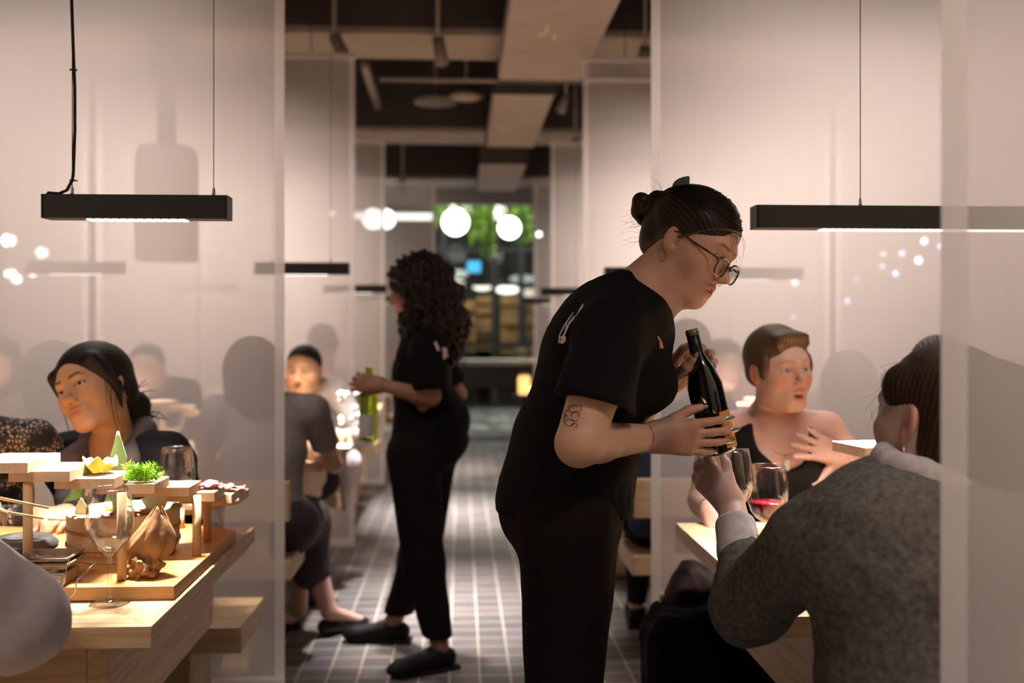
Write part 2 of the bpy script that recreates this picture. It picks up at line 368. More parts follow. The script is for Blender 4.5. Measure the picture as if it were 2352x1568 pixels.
# ---------------------------------------------------------------- tables
def table(side, k, label):
    yc = TY+BAY*k; y0, y1 = yc-.465, yc+.465
    xe = -.573 if side < 0 else .612          # end at the aisle
    L = 1.85; xo = xe+side*L
    xa, xb = min(xe, xo), max(xe, xo)
    t = thing('communal_table', ((xa+xb)/2, yc, 0), label, 'table', 'long pine tables in the curtained bays')
    z0, z1 = .709, .75; w = .12
    # mitred frame round an inset panel
    fr = MB()
    fr.prism([(xa,y0),(xb,y0),(xb-w,y0+w),(xa+w,y0+w)], z0, z1)
    fr.prism([(xb,y1),(xa,y1),(xa+w,y1-w),(xb-w,y1-w)], z0, z1)
    fr.build('long_rail', PINE, t, bevel=.0015)
    MB().prism([(xa,y0),(xa+w,y0+w),(xa+w,y1-w),(xa,y1)], z0, z1).build('end_rail', PINE_Y, t, bevel=.0015)
    MB().prism([(xb,y0),(xb,y1),(xb-w,y1-w),(xb-w,y0+w)], z0, z1).build('end_rail', PINE_Y, t, bevel=.0015)
    MB().box(xa+w+.001, xb-w-.001, y0+w+.001, y1-w-.001, z0, z1-.002).build('tabletop', PINE, t)
    s = side; xi = xe+s*.17
    def bx(a, b, *r): return MB().box(min(a,b), max(a,b), *r)
    bx(xe+s*.10, xe+s*.14, y0+.06, y1-.06, .50, z0).build('apron', PINE_Y, t, bevel=.002)
    bx(xe+s*.14, xo-s*.12, y0+.06, y0+.10, .59, z0).build('apron', PINE, t, bevel=.002)
    bx(xe+s*.14, xo-s*.12, y1-.10, y1-.06, .59, z0).build('apron', PINE, t, bevel=.002)
    for xl in (xe+s*.42, xo-s*.35):
        # trestle leg with a curved edge
        pts = []
        yy = [(-.34,z0),(-.34,.60)]+[(-.34+.16*math.sin(a), .60-.22*(1-math.cos(a))*1.0) for a in [.3*i for i in range(1,6)]]
        prof = [(-.33,z0),(-.33,.62),(-.20,.50),(-.15,.36),(-.15,.16),(-.20,.06),(-.30,.04),(-.30,0),(.30,0),(.30,.04),(.20,.06),(.15,.16),(.15,.36),(.20,.50),(.33,.62),(.33,z0)]
        MB().prism_x([(yc+a, z) for a, z in prof], xl-.045, xl+.045).build('leg', PINE_Z, t, bevel=.004)
    return t
TL = ['pine table at the left front with the tub and stepped stand', 'left pine table in front of the woman in the white blazer', 'third pine table on the left of the aisle', 'farthest pine table on the left']
TR = ['pine table at the right front under the two wine glasses', 'second pine table on the right, behind the near right curtain', 'third pine table on the right of the aisle', 'farthest pine table on the right']
for k in range(4): table(-1, k, TL[k]); table(1, k, TR[k])
table(-1, -1, 'pine table beside the camera on the left'); table(1, -1, 'pine table beside the camera on the right')
# ---------------------------------------------------------------- benches
def bench(side, yc, back, label, L=1.9):
    """back: 0 none, -1/+1 backrest on the near/far edge"""
    xe = -.625 if side < 0 else .645
    xo = xe+side*L; xa, xb = min(xe,xo), max(xe,xo)
    t = thing('pine_bench', ((xa+xb)/2, yc, 0), label, 'bench', 'pine benches beside the tables')
    MB().box(xa, xb, yc-.165, yc+.165, .375, .45).build('seat', PINE, t, bevel=.005)
    for xl in (xe+side*.20, xo-side*.2):
        MB().box(xl-.045, xl+.045, yc-.12, yc+.12, .09, .375).build('leg', PINE_Z, t, bevel=.004)
    for yy in (yc-.13, yc+.13):
        pass
    # rounded foot runner
    for xl in (xe+side*.20, xo-side*.2):
        pr = []
        for a in range(9):
            th = -math.pi/2+math.pi*a/8; pr.append((yc+.15+.045*math.cos(th), .045+.045*math.sin(th)))
        for a in range(9):
            th = math.pi/2+math.pi*a/8; pr.append((yc-.15+.045*math.cos(th), .045+.045*math.sin(th)))
        MB().prism_x(pr, xl-.05, xl+.05).build('foot', PINE_Y, t, bevel=.004)
    if back:
        yb = yc+back*.19
        MB().box(xa, xb, yb-.02, yb+.02, .60, .745).build('backrest', PINE, t, bevel=.004)
        for xl in (xe+side*.12, xo-side*.3):
            ys = yb-back*.0
            MB().box(xl-.04, xl+.04, min(yb-back*.02, yb-back*.06), max(yb-back*.02, yb-back*.06), .375, .70).build('post', PINE_Z, t, bevel=.003)
    return t
names = ['near', 'second', 'third', 'far']
for k in range(4):
    yc = TY+BAY*k
    for s, sn in ((-1,'left'),(1,'right')):
        bench(s, yc-.77-(0.0 if k else .0), -1 if k else 0, 'pine bench on the near side of the %s %s table' % (names[k], sn))
        bench(s, yc+.70, 0, 'pine bench on the far side of the %s %s table' % (names[k], sn))
# ---------------------------------------------------------------- linear pendant lamps
LED = emis('led_strip', (1,.93,.82), 2)
def led_cells(x0, x1, yc, z):
    mb = MB(); n = int((x1-x0)/.018)
    for i in range(n):
        for j in (-1, 0, 1):
            cx = x0+(i+.5)*(x1-x0)/n
            mb.box(cx-.0065, cx+.0065, yc+j*.014-.005, yc+j*.014+.005, z-.004, z)
    return mb
def lamp(x0, x1, yc, zc, led, label, cords, power, grp='black linear lamps over the tables', cord=None):
    h = .0275; d = .0275
    t = thing('linear_pendant_lamp', ((x0+x1)/2, yc, zc-h), label, 'lamp', grp)
    MB().box(x0+.004, x1-.004, yc-d, yc+d, zc-h, zc+h).build('housing', BLACKM, t, bevel=.002)
    for xx in (x0, x1-.004):
        e = MB().box(xx, xx+.004, yc-d, yc+d, zc-h, zc+h).build('end_cap', BLACKM, t, bevel=.001)
    for ld in led:
        led_cells(ld[0], ld[1], yc, zc-h+.001).build('light_panel', LED, t)
    for cx in cords:
        MB().tube([(cx, yc, zc+h), (cx, yc, zc+h+.006), (cx, yc, zc+h+.016), (cx, yc, zc+h+.02)], [.004,.004,.0035,.0015]).build('cable_grip', STEEL, t, True)
        MB().tube([(cx, yc, zc+h+.018), (cx, yc, 4.2)], .0011, 6).build('suspension_cable', BLACKM, t)
    if cord:
        cx = cord
        pts = [(x0+.002, yc, zc+h-.012), (x0-.001, yc, zc+h-.002), (x0+.006, yc, zc+h+.006), (x0+.03, yc, zc+h+.004), (cx-.03, yc, zc+h+.004), (cx-.012, yc, zc+h+.012), (cx+.0, yc, zc+h+.035)]
        pts += [(cx+.004*math.sin(i*1.1)+.002, yc+.001, zc+h+.05+i*.1) for i in range(27)]
        MB().tube(pts, .0036, 8).build('power_cord', BLACKM, t, True)
        for zz in (.035, .29, .8): MB().tube([(cx-.006, yc, zc+h+zz), (cx+.011, yc, zc+h+zz-.001)], .002, 6).build('cable_tie', BLACKM, t)
    for ld in led:
        area('lamp_light', Vector(((ld[0]+ld[1])/2-(x0+x1)/2, 0, -.006)), ld[1]-ld[0], .04, power, LAMP_COL, spread=math.radians(88), parent=t)
    return t
LP = 15
z1 = 1.582
a = P(105, 478, TY).x; b = P(528, 478, TY).x
lamp(a, b, TY, z1, [(P(202,500,TY).x, P(432,500,TY).x)], 'black linear lamp with curled power cord hanging at the left front', [P(166,0,TY).x, P(491,0,TY).x], LP, cord=P(166,0,TY).x)
lamp(a-.96, a-.53, TY, z1, [(a-.86, a-.63)], 'black linear lamp past the left edge', [a-.9, a-.58], LP)
a = P(1730, 493, TY).x
lamp(a, a+.94, TY, 1.568, [(a+.16, a+.78)], 'long black linear lamp hanging at the right front, partly behind the edge panel', [P(1976,0,TY).x, a+.80], LP*2.5)
for x_, s_ in ((-.945, 'left'), (.69, 'right')):
    lamp(x_, x_+(.43 if x_ < 0 else .94), TY-BAY, 1.575, [(x_+.10, x_+(.33 if x_ < 0 else .78))], 'unseen black linear lamp added over the table beside the camera on the '+s_, [x_+.08, x_+.35], LP*2.2)  # unseen lamps, added to light the sides facing the camera
def lab(s, k, o):
    return ['', 'second', 'third', 'fourth'][k]+' row lamp on the '+s+' of the aisle, '+o
for k in range(1, 4):
    yc = TY+BAY*k
    lamp(-.945, -.515, yc, z1, [(-.845,-.615)], lab('left', k, 'at the aisle end of its table'), [-.87,-.60], LP*.75)
    lamp(-1.97, -1.54, yc, z1, [(-1.87,-1.64)], lab('left', k, 'at the outer end of its table'), [-1.9,-1.62], LP*.9)
    xr = [0, .675, .56, .60][k]
    lamp(xr, xr+.94, yc, 1.565, [(xr+.16, xr+.78)], lab('right', k, 'long and black'), [xr+.25, xr+.8], LP*1.7)
# ---------------------------------------------------------------- glasses and bottles
def wine_glass(c, label, H=.232, wine=None, fill=.0, grp='wine glasses', tilt=None, water=None):
    c = Vector(c); t = thing('wine_glass', c, label, 'glass', grp)
    k = H/.232
    out = [(.0,.0),(.036,.0),(.0385,.0015),(.030,.004),(.012,.008),(.0055,.014),(.0042,.03),(.0040,.075),(.0052,.095),(.012,.103),(.026,.113),(.0375,.128),(.0445,.148),(.0463,.165),(.0448,.190),(.0415,.215),(.0392,.2318),(.0384,.2325)]
    inn = [(.0378,.2318),(.0402,.215),(.0436,.190),(.0451,.165),(.0433,.148),(.0363,.129),(.0248,.1145),(.010,.1055),(0,.1045)]
    pr = [(r*k, z*k) for r, z in out+inn]
    ax = tilt
    MB().lathe(pr, c, 48, ax).build('glass', GLASS, t, True)
    if wine:
        zf = fill*k; wp = []
        for r, z in reversed(inn):
            if z*k < zf: wp.append((max(r*k-.0006, 0), z*k+.0006))
        r0 = np.interp(zf, [z*k for r, z in reversed(inn)], [r*k for r, z in reversed(inn)])
        wp += [(r0-.0006, zf), (0, zf)]
        MB().lathe(wp, c, 48, ax).build('wine' if water is None else 'water', wine, t, True)
    return t
REDW = mat('red_wine', (.34,.008,.03), .06, spec=.6)
WATER = thin_glass('water', (.96,.97,.98), edge=.7)
WHITEW = thin_glass('white_wine', (.95,.86,.55))
def bottle(base, top, label, m, cap, lab, letters=None, grp=None, rad=.0375, labz=(.05,.145), face=(0,-1,0), span=1.6):
    """base and mouth points give the axis"""
    base, top = Vector(base), Vector(top); ax = (top-base); H = ax.length; ax.normalize()
    t = thing('wine_bottle', base, label, 'bottle', grp); k = H/.30
    pr = [(0,.012),(.020,.004),(.032,.0),(.0365,.003),(rad,.010),(rad,.165),(.036,.185),(.0315,.203),(.024,.220),(.0175,.236),(.0148,.252),(.0142,.285),(.0155,.287),(.0155,.293),(.0145,.2945),(.0145,.2995),(.0095,.3)]
    pr = [(r*k, z*k) for r, z in pr]+[(.0092*k,.2*k),(.012*k,.232*k)][:0]
    MB().lathe(pr, base, 48, ax).build('glass_body', m, t, True)
    if cap:
        sl = MB().lathe([(.0155*k,.238*k),(.0158*k,.245*k),(.0152*k,.284*k),(.0142*k,.2845*k)], base, 36, ax).build('neck_sleeve', cap, t, True)
        MB().lathe([(.0148*k,.2862*k),(.0163*k,.2868*k),(.0163*k,.2878*k),(.0152*k,.2885*k),(.0152*k,.2905*k),(.0162*k,.2912*k),(.0162*k,.2922*k),(.0152*k,.293*k),(.0152*k,.2965*k),(.0142*k,.3*k),(.0100*k,.3004*k),(.0095*k,.296*k)], base, 36, ax).build('screw_thread', mat('olive_glass', (.20,.17,.04), .08, spec=.8), t, True)
    f = Vector(face); f = (f-ax*f.dot(ax)).normalized(); s = ax.cross(f)
    rl = (rad+.0006)*k
    def sf(u, v, r=rl):
        a = (u-.5)*span; return base+ax*((labz[0]+(labz[1]-labz[0])*v)*k)+(f*math.cos(a)+s*math.sin(a))*r
    lb = MB().sheet(sf, 24, 4).build('label', lab, t, True)
    if letters:
        mb = MB(); r2 = rl+.0004
        for kind, u, v, w, h in letters:       # strokes of the lettering in label coordinates
            for (x0, y0), (x1, y1), tk in kind:
                n = 4
                for i in range(n):
                    q0, q1 = i/n, (i+1)/n
                    a = [(x0+(x1-x0)*q, y0+(y1-y0)*q) for q in (q0, q1)]
                    du, dv = x1-x0, y1-y0; L = math.hypot(du*w, dv*h)+1e-9; nx, ny = -dv*h/L*tk, du*w/L*tk
                    pts = [(u+a[0][0]*w-nx, v+a[0][1]*h-ny), (u+a[0][0]*w+nx, v+a[0][1]*h+ny), (u+a[1][0]*w+nx, v+a[1][1]*h+ny), (u+a[1][0]*w-nx, v+a[1][1]*h-ny)]
                    mb.add([sf(p[0], p[1], r2) for p in pts], [(0,1,2,3)])
        mb.build('label_print', mat('print_brown', (.24,.07,.02), .6), lb)
    return t
DKGL = mat('dark_bottle_glass', (.004,.004,.003), .06, spec=.6, coat=.6)
orange = mat('label_orange', (.85,.38,.12), .55, noise=.16, nscale=30)
M_ = [((0,0),(0,1),.011),((0,1),(.5,.3),.011),((.5,.3),(1,1),.011),((1,1),(1,0),.011)]
A_ = [((0,0),(.5,1),.011),((.5,1),(1,0),.011),((.2,.38),(.8,.38),.009)]
dash = [((0,0),(1,0),.006)]
bb, bt = P(1655, 1040, 2.0), P(1588, 756, 2.0)
tiny = [(dash, .43, .93, .03, 0), (dash, .48, .93, .02, 0), (dash, .52, .93, .03, 0), (dash, .43, .90, .04, 0), (dash, .49, .90, .03, 0), (dash, .54, .90, .06, 0),
        ([((0,0),(1,.5),.003)], .2, .62, .5, .12), ([((0,0),(1,.3),.003)], .15, .5, .6, .2), ([((0,.4),(1,0),.003)], .3, .45, .5, .2)]
bottle(bb, bt, 'dark red wine bottle with an orange label held by the leaning server', DKGL, mat('sleeve_black', (.010,.009,.009), .35), orange,
       [(M_, .42, .06, .20, .20), (A_, .68, .06, .18, .20)]+tiny, face=(.84,-.54,0), span=1.55, labz=(.014,.100), rad=.0415)
# ---------------------------------------------------------------- left table: board, stand, tub, dishes
TZ = .75; BZ = .778
def on(px, py, z):      # point of the plane z seen at a pixel
    d = (CAMZ-z)/((py-757)/FPX); u = (px-1176)/FPX
    return Vector(((u*CT+ST)*d, (CT-u*ST)*d, z))
def board():
    pts = [(-1.75,2.062),(-.583,2.062),(-.583,2.62),(-.70,2.72),(-1.75,2.72)]
    return tag(MB().prism([(x, y) for x, y in pts], TZ, BZ).build('serving_board', PLY, None, bevel=.0015), 'orange plywood board carrying the tub and stepped stand', 'board')
board()
def stand():
    t = thing('stepped_stand', on(285, 1325, BZ), 'stair shaped wooden serving stand curving over the tub', 'food stand')
    tr = [(63,2.10,1.026),(160,2.12,1.005),(262,2.157,.984),(355,2.215,.963),(435,2.30,.942),(493,2.355,.921),(532,2.45,.900),(549,2.56,.879),(542,2.66,.858),(500,2.72,.837),(440,2.76,.816)]
    for i, (px, Y, z) in enumerate(tr):
        X = P(px, 1100, Y).x; dp = (.17,.15,.12,.11,.10,.10,.10,.12,.12,.12,.12)[i]
        MB().box(X-.125, X, Y, Y+dp, z-.0215, z).build('tread', MAPLE if i % 2 else wood('maple_y', (.80,.60,.40), (.74,.53,.33), 'y', .5), t, bevel=.0006)
    for px, Y, z in ((64,2.135,.992),(280,2.115,.972),(452,2.33,.930),(415,2.66,.84),(476,2.50,.889)):
        X = P(px, 1200, Y).x; MB().lathe([(0,BZ),(.0098,BZ),(.0098,z-.012),(0,z-.012)], (X,Y,0), 24).build('post', DOWEL, t, True)
stand()
def tub():
    c = on(285, 1270, BZ); c = Vector((c.x, 2.37, BZ)); r = .123
    c.x = P(285, 1200, 2.37).x
    t = thing('wooden_tub', c, 'round pale wooden tub heaped with greens and meat on the left table', 'tub')
    MB().lathe([(0,.0),(.112,.0),(.115,.003),(.115,.016),(.119,.018),(r,.020),(r+.002,.100),(r+.001,.103),(r-.010,.103),(r-.012,.028),(0,.026)], c, 56).build('tub_body', wood('tub_wood', (.90,.68,.44), (.82,.58,.34), 'z', .5, 1.5), t, True)
    for zz in (.028, .062): MB().lathe([(r+.0005,zz),(r+.0035,zz+.001),(r+.0035,zz+.008),(r+.0008,zz+.009)], c, 56).build('hoop', mat('hoop_wood', (.50,.27,.12), .5), t, True)
    return c
tc_ = tub()
LEAF = mat('lettuce_leaf', (.52,.58,.22), .45, noise=.3, nscale=25, sss=.2)
PALE = mat('pale_leaf', (.72,.74,.55), .45, noise=.15, nscale=20, sss=.2)
def crumple(c, r, seed, name, m, label, cat, flat=.6, n=22, amp=.35, parent=None, ripple=5):
    rr = random.Random(seed); ph = [rr.uniform(0,6.28) for _ in range(6)]
    def f(u, v):
        a = u*2*math.pi; q = v
        w = 1+amp*.5*math.sin(ripple*a+ph[0])*q+amp*.35*math.sin((ripple*2+1)*a+ph[1])*q*q
        zz = flat*(q*q*.7+.22*math.sin(ripple*a+ph[2]+3*q)*q+.16*math.sin((ripple+4)*a+ph[3])*q*q+.10*math.sin(9*q+ph[4]))
        return (c[0]+r*q*w*math.cos(a), c[1]+r*q*w*math.sin(a), c[2]+.003+r*max(zz, 0.0))
    o = MB().sheet(f, 60, 10).build(name, m, parent, True, solid=.0012)
    if parent is None: tag(o, label, cat)
    return o
# food in the tub
for i, (dx, dy, r, nm_, m_) in enumerate([(-.05,-.03,.058,'pale',PALE),(.05,.02,.06,'pale',PALE),(.0,.05,.06,'green',LEAF),(.02,-.05,.05,'pale',PALE)]):
    crumple((tc_.x+dx, tc_.y+dy, BZ+.080), r, i, 'lettuce_leaf', m_, ['pale lettuce leaf at the left front inside the tub','pale lettuce leaf at the right inside the tub','greener lettuce leaf at the back inside the tub','pale lettuce leaf at the front inside the tub'][i], 'lettuce', .5)
MEAT = mat('marbled_meat', (.62,.20,.17), .35, noise=.55, nscale=70)
for i, (dx, dy) in enumerate([(.035,-.075),(.065,-.045),(.0,-.085)]):
    crumple((tc_.x+dx, tc_.y+dy, BZ+.098), .026, 20+i, 'meat_slice', MEAT, ['pink meat slice at the middle of the tub rim','pink meat slice farthest right on the tub rim','pink meat slice farthest left on the tub rim'][i], 'meat', .35, ripple=3)
def blade(pts, wd, name, m, label, cat, thick=.0012, up=None, curlv=.15):
    """tapering leaf along pts"""
    pts = [Vector(p) for p in pts]; n = len(pts)-1
    def f(u, v):
        q = v*n; i = min(int(q), n-1); p = pts[i].lerp(pts[i+1], q-i); t_ = (pts[i+1]-pts[i]).normalized()
        s = t_.cross(Vector((.15,-1,.1))).normalized(); nn = t_.cross(s); i2 = q-i
        w = wd[i]+(wd[i+1]-wd[i])*i2; k = (u-.5)*2
        return p+s*w*k+nn*w*curlv*k*k
    o = MB().sheet(f, 6, n*4).build(name, m, None, True, solid=thick); return tag(o, label, cat)
blade([P(272,1185,2.30), P(270,1110,2.29), P(272,1050,2.285), P(271,990,2.28)], [.010,.018,.018,.002], 'bamboo_leaf', mat('leaf_green', (.50,.66,.38), .4, noise=.12, nscale=60), 'tall pointed green leaf standing upright in the tub', 'leaf')
blade([P(188,1182,2.30), P(187,1165,2.295), P(187,1143,2.29)], [.016,.013,.001], 'pointed_leaf', PALE, 'small pale pointed leaf at the left rim of the tub', 'leaf')
blade([P(340,1170,2.34), P(365,1150,2.33), P(378,1140,2.32)], [.03,.02,.012], 'pale_leaf', PALE, 'broad pale leaf leaning over the right side of the tub', 'leaf')
# herbs on the stand
c = Vector((P(215,1088,2.2).x, 2.23, .985)); crumple(c, .036, 31, 'lettuce_heart', LEAF, 'curled yellow green lettuce piece on the second tread of the stand', 'lettuce', 1.0, ripple=3, amp=.2)
def herb(c, label, n=60, r=.035, seed=1):
    rr = random.Random(seed); mb = MB()
    for i in range(n):
        a = rr.uniform(0,6.28); e = rr.uniform(.15,1.3); L = rr.uniform(.4,1)*r; d = Vector((math.cos(a)*math.cos(e), math.sin(a)*math.cos(e), math.sin(e)))
        b = Vector(c)+Vector((rr.uniform(-.4,.4)*r, rr.uniform(-.3,.3)*r, .003)); s = d.cross(Vector((rr.uniform(-1,1),rr.uniform(-1,1),.4))).normalized()*L*.22
        for q in (.4,.6,.8,1):
            for sg in (-1, 1):
                p = b+d*L*q; mb.add([p, p+s*sg*.9+d*L*.10, p+s*sg*1.5+d*L*.28, p+s*sg*.3+d*L*.16], [(0,1,2,3)])
        mb.tube([b, b+d*L*.9], .0006, 4)
    return tag(mb.build('parsley_sprig', mat('herb_green', (.30,.55,.05), .5), None), label, 'herb')
herb((P(325,1098,2.24).x, 2.24, .964), 'bright green parsley heaped on the fourth tread', 110, .038)
herb((P(295,1108,2.24).x, 2.235, .964), 'small pale sprig left of the parsley heap', 30, .02, 4)
for i, (px, Y, z) in enumerate([(480,2.41,.922),(515,2.50,.901),(540,2.60,.880)]):
    crumple((P(px,1120,Y).x, Y, z), .032, 40+i, 'meat_slice', MEAT, ['marbled meat slice on the sixth tread','marbled meat slice on the seventh tread of the stand','marbled meat slice hanging over the last tread, farthest right'][i], 'meat', .35, ripple=3)
# paper bag, twisted at the bottom
KR = mat('kraft_paper', (.38,.20,.085), .7, noise=.15, nscale=12, bump=.3, bscale=60)
def paper():
    c = on(330, 1325, BZ); t = thing('paper_cone', c, 'crumpled brown paper cone with a twisted end on the board', 'paper wrap')
    Y = c.y
    def f(u, v):
        a = u*2*math.pi
        ctr = P(338+26*v, 1300-128*v, Y+.02)
        w = .008+.044*max(0, math.sin(math.pi*v**.85))**.9*(1-.35*v)
        k = 1+.10*math.sin(5*a+4*v)+.07*math.sin(9*a-7*v)
        return ctr+Vector((math.cos(a)*w*k, math.sin(a)*w*.7*k, .010*math.sin(3*a)*v))
    MB().sheet(f, 44, 20).build('cone', KR, t, True, solid=.0008)
    def g(u, v):
        a = u*2*math.pi; b = (v-.5)*math.pi; k = 1+.16*math.sin(4*a+3*b)+.12*math.sin(9*a-5*b)+.10*math.sin(7*b+2*a)
        return P(328, 1303, Y)+Vector((.036*k*math.cos(a)*math.cos(b), .026*k*math.sin(a)*math.cos(b), .024*k*math.sin(b)))
    MB().sheet(g, 40, 20).build('twisted_end', KR, t)
paper()
# dishes at the left
def dish(c, r, label, name='dish', m=None, prof=None, cat='dish'):
    m = m or mat('stoneware', (.20,.15,.11), .35, noise=.35, nscale=35)
    prof = prof or [(0,0),(.6,0),(.66,.05),(1,.30),(1.0,.34),(.94,.34),(.62,.12),(0,.10)]
    return tag(MB().lathe([(a*r, b*r) for a, b in prof], c, 44).build(name, m, None, True), label, cat)
gr = on(52, 1252, BZ)
t = thing('iron_griddle', (P(50,1220,2.27).x, 2.27, BZ), 'round dark griddle in a wooden holder behind the dishes', 'griddle')
c = Vector(t.location)
MB().lathe([(0,0),(.066,0),(.070,.004),(.070,.026),(.060,.028),(0,.028)], c, 40).build('holder', DOWEL, t, True)
MB().lathe([(0,.0285),(.058,.0285),(.074,.036),(.076,.046),(.062,.060),(.034,.062),(.03,.058),(0,.057)], c, 44).build('pan', mat('cast_iron', (.05,.05,.052), .3, noise=.3, nscale=30), t, True)
dish((P(143,1225,2.30).x, 2.30, BZ), .040, 'small dark sauce bowl beside the tub', 'sauce_bowl', prof=[(0,0),(.6,0),(.7,.06),(1,.42),(1,.48),(.92,.46),(.6,.16),(0,.14)])
t = thing('spice_box', (P(118,1290,2.12).x, 2.12, BZ), 'small metal box carrying two square stoneware plates', 'box')
c = Vector(t.location); MB().box(c.x-.045, c.x+.045, 2.075, 2.155, BZ, BZ+.026).build('box_body', mat('box_metal', (.42,.34,.26), .35, .6, noise=.3, nscale=40), t, bevel=.003)
MB().box(c.x+.020, c.x+.038, 2.073, 2.0745, BZ+.006, BZ+.020).build('sticker', mat('sticker_white', (.7,.66,.6), .5), t)
for q, (x0, w0) in enumerate(((.020,.005),(.020,.005))):
    MB().tube([Vector((c.x+.025+.0035*math.cos(a)+.006*q, 2.0725, BZ+.013+.004*math.sin(a))) for a in [i*.7 for i in range(10-4*q)]], .0006, 4).build('mark', BLACKM, t)
def sq(c, w, d, h, label):
    mb = MB(); n = 10
    def f(u, v):
        x = (u-.5)*2; y = (v-.5)*2; e = max(abs(x), abs(y))**5
        return (c[0]+x*w, c[1]+y*d, c[2]+.003+h*e)
    return tag(mb.sheet(f, 20, 20).build('square_plate', mat('stoneware', (.20,.15,.11), .35), None, True, solid=.004), label, 'plate')
sq((c.x, 2.115, BZ+.028), .056, .050, .016, 'square stoneware plate lower of the stacked pair')
sq((c.x-.002, 2.115, BZ+.038), .054, .048, .016, 'square stoneware plate upper of the stacked pair')
tag(MB().sphere(P(122,1313,2.09)+Vector((0,0,.0)), (.012,.010,.010), 8, 6).build('crumpled_tissue', mat('tissue', (.8,.82,.9), .8), None), 'small crumpled white tissue below the plates', 'tissue')
# tongs: two thin curved wires
def tong(pts, label, r=.0013):
    t = tag(MB().tube(pts, r, 8).build('steel_tongs', STEEL, None, True), label, 'tongs'); return t
tz = on(150, 1378, TZ)
tong([on(135,1362,BZ+.004), on(148,1335,BZ+.03), on(152,1310,BZ+.06), on(160,1280,BZ+.07)], 'bent steel wire prong nearest the grey sleeve')
tong([on(148,1385,TZ+.006), on(172,1360,TZ+.03), on(176,1335,BZ+.03), on(180,1328,BZ+.035), on(205,1305,BZ+.05), on(232,1282,BZ+.06)], 'long pair of steel tongs leaning over the board edge', .0016)
wine_glass(on(252, 1386, TZ), 'empty wine glass in front of the board on the left table corner')
wine_glass((P(397,1100,2.66).x, 2.70, TZ), 'empty wine glass before the woman in the black jacket', H=.235)
def tumbler(c, label, r=.032, H=.085):
    t = thing('water_tumbler', c, label, 'glass', 'tumblers')
    c = Vector(c); MB().lathe([(0,0),(r*.8,0),(r*.84,.003),(r,H),(r-.0015,H),(r*.8,.008),(0,.008)], c, 32).build('glass', GLASS, t, True)
    MB().lathe([(0,.0085),(r*.79,.0085),(r*.86,H*.38),(0,H*.38)], c, 32).build('water', WATER, t, True)
tumbler((P(490,1200,2.72).x-.0, 2.72, TZ), 'water tumbler behind the stand at the table end')
# ---------------------------------------------------------------- right table
wine_glass((P(1763,1200,2.27).x, 2.27, TZ), 'glass of red wine standing on the right table', wine=REDW, fill=.150, H=.236)
wine_glass((P(2292,1200,2.42).x, 2.42, TZ), 'wine glass of clear water seen through the edge panel', wine=WATER, fill=.135, water=1, H=.205)
tumbler((P(2350,1200,2.36).x, 2.36, TZ), 'tumbler at the far right seen through the edge panel')
t = thing('stepped_stand', (P(2060,1200,2.35).x, 2.35, TZ), 'wooden stepped stand on the right table behind the sweater wearer', 'food stand')
for i, (px, Y, z) in enumerate([(1998,2.28,1.034),(2085,2.30,1.008),(2170,2.34,.984),(2250,2.40,.96)]):
    X = P(px,1050,Y).x; R = Matrix.Rotation(.15+.15*i, 3, 'Z')
    MB().obox((X, Y, z-.012), [R@Vector((1,0,0)), R@Vector((0,1,0)), Vector((0,0,1))], (.056,.072,.0115)).build('tread', MAPLE, t, bevel=.0008)
for px, Y, z in ((2040,2.30,.984),(2210,2.36,.948)):
    MB().lathe([(0,TZ),(.0098,TZ),(.0098,z),(0,z)], (P(px,1100,Y).x, Y, 0), 20).build('post', DOWEL, t, True)
c = on(1735, 1225, TZ)
tag(MB().obox(c+Vector((0,0,.011)), [Matrix.Rotation(-.5,3,'Z')@Vector((1,0,0)), Matrix.Rotation(-.5,3,'Z')@Vector((0,1,0)), Vector((0,0,1))], (.05,.024,.010)).build('wooden_block', MAPLE, None, bevel=.002), 'small pale wooden block on the right table by the red wine', 'block')
c = on(1712, 1222, TZ); tag(MB().sphere(c+Vector((0,0,.011)), (.011,.011,.011), 10, 8).build('garlic_clove', mat('tissue', (.8,.82,.9), .8), None, True), 'tiny white ball beside the wooden block', 'garnish')
# things on the further tables: glasses, bowls, flowers
rr = random.Random(11)
for s, sn, xe in ((-1,'left',-.573),(1,'right',.612)):
    for k in range(1, 4):
        kn = ['','second','third','fourth'][k]
        for j in range(4):
            x = xe+s*(.22+.40*j+rr.uniform(-.05,.05)); y = TY+BAY*k+(-1)**j*rr.uniform(.24,.34)
            wine_glass((x, y, TZ), 'wine glass number %s from the aisle on the %s %s table' % (['one','two','three','four'][j], kn, sn), wine=REDW if (j+k) % 3 == 0 else None, fill=.14, grp='glasses on the further tables')
        x = xe+s*.62; y = TY+BAY*k
        t = thing('stepped_stand', (x, y, TZ), 'stepped wooden stand on the %s %s table' % (kn, sn), 'food stand')
        for j in range(6): MB().box(x+s*(j*.085-.25)-.05, x+s*(j*.085-.25)+.05, y-.07, y+.07, TZ+.08+.025*j, TZ+.10+.025*j).build('tread', MAPLE, t)
        for j in (0, 5): MB().lathe([(0,TZ),(.01,TZ),(.01,TZ+.085+.025*j),(0,TZ+.085+.025*j)], (x+s*(j*.085-.25), y, 0), 12).build('post', DOWEL, t, True)
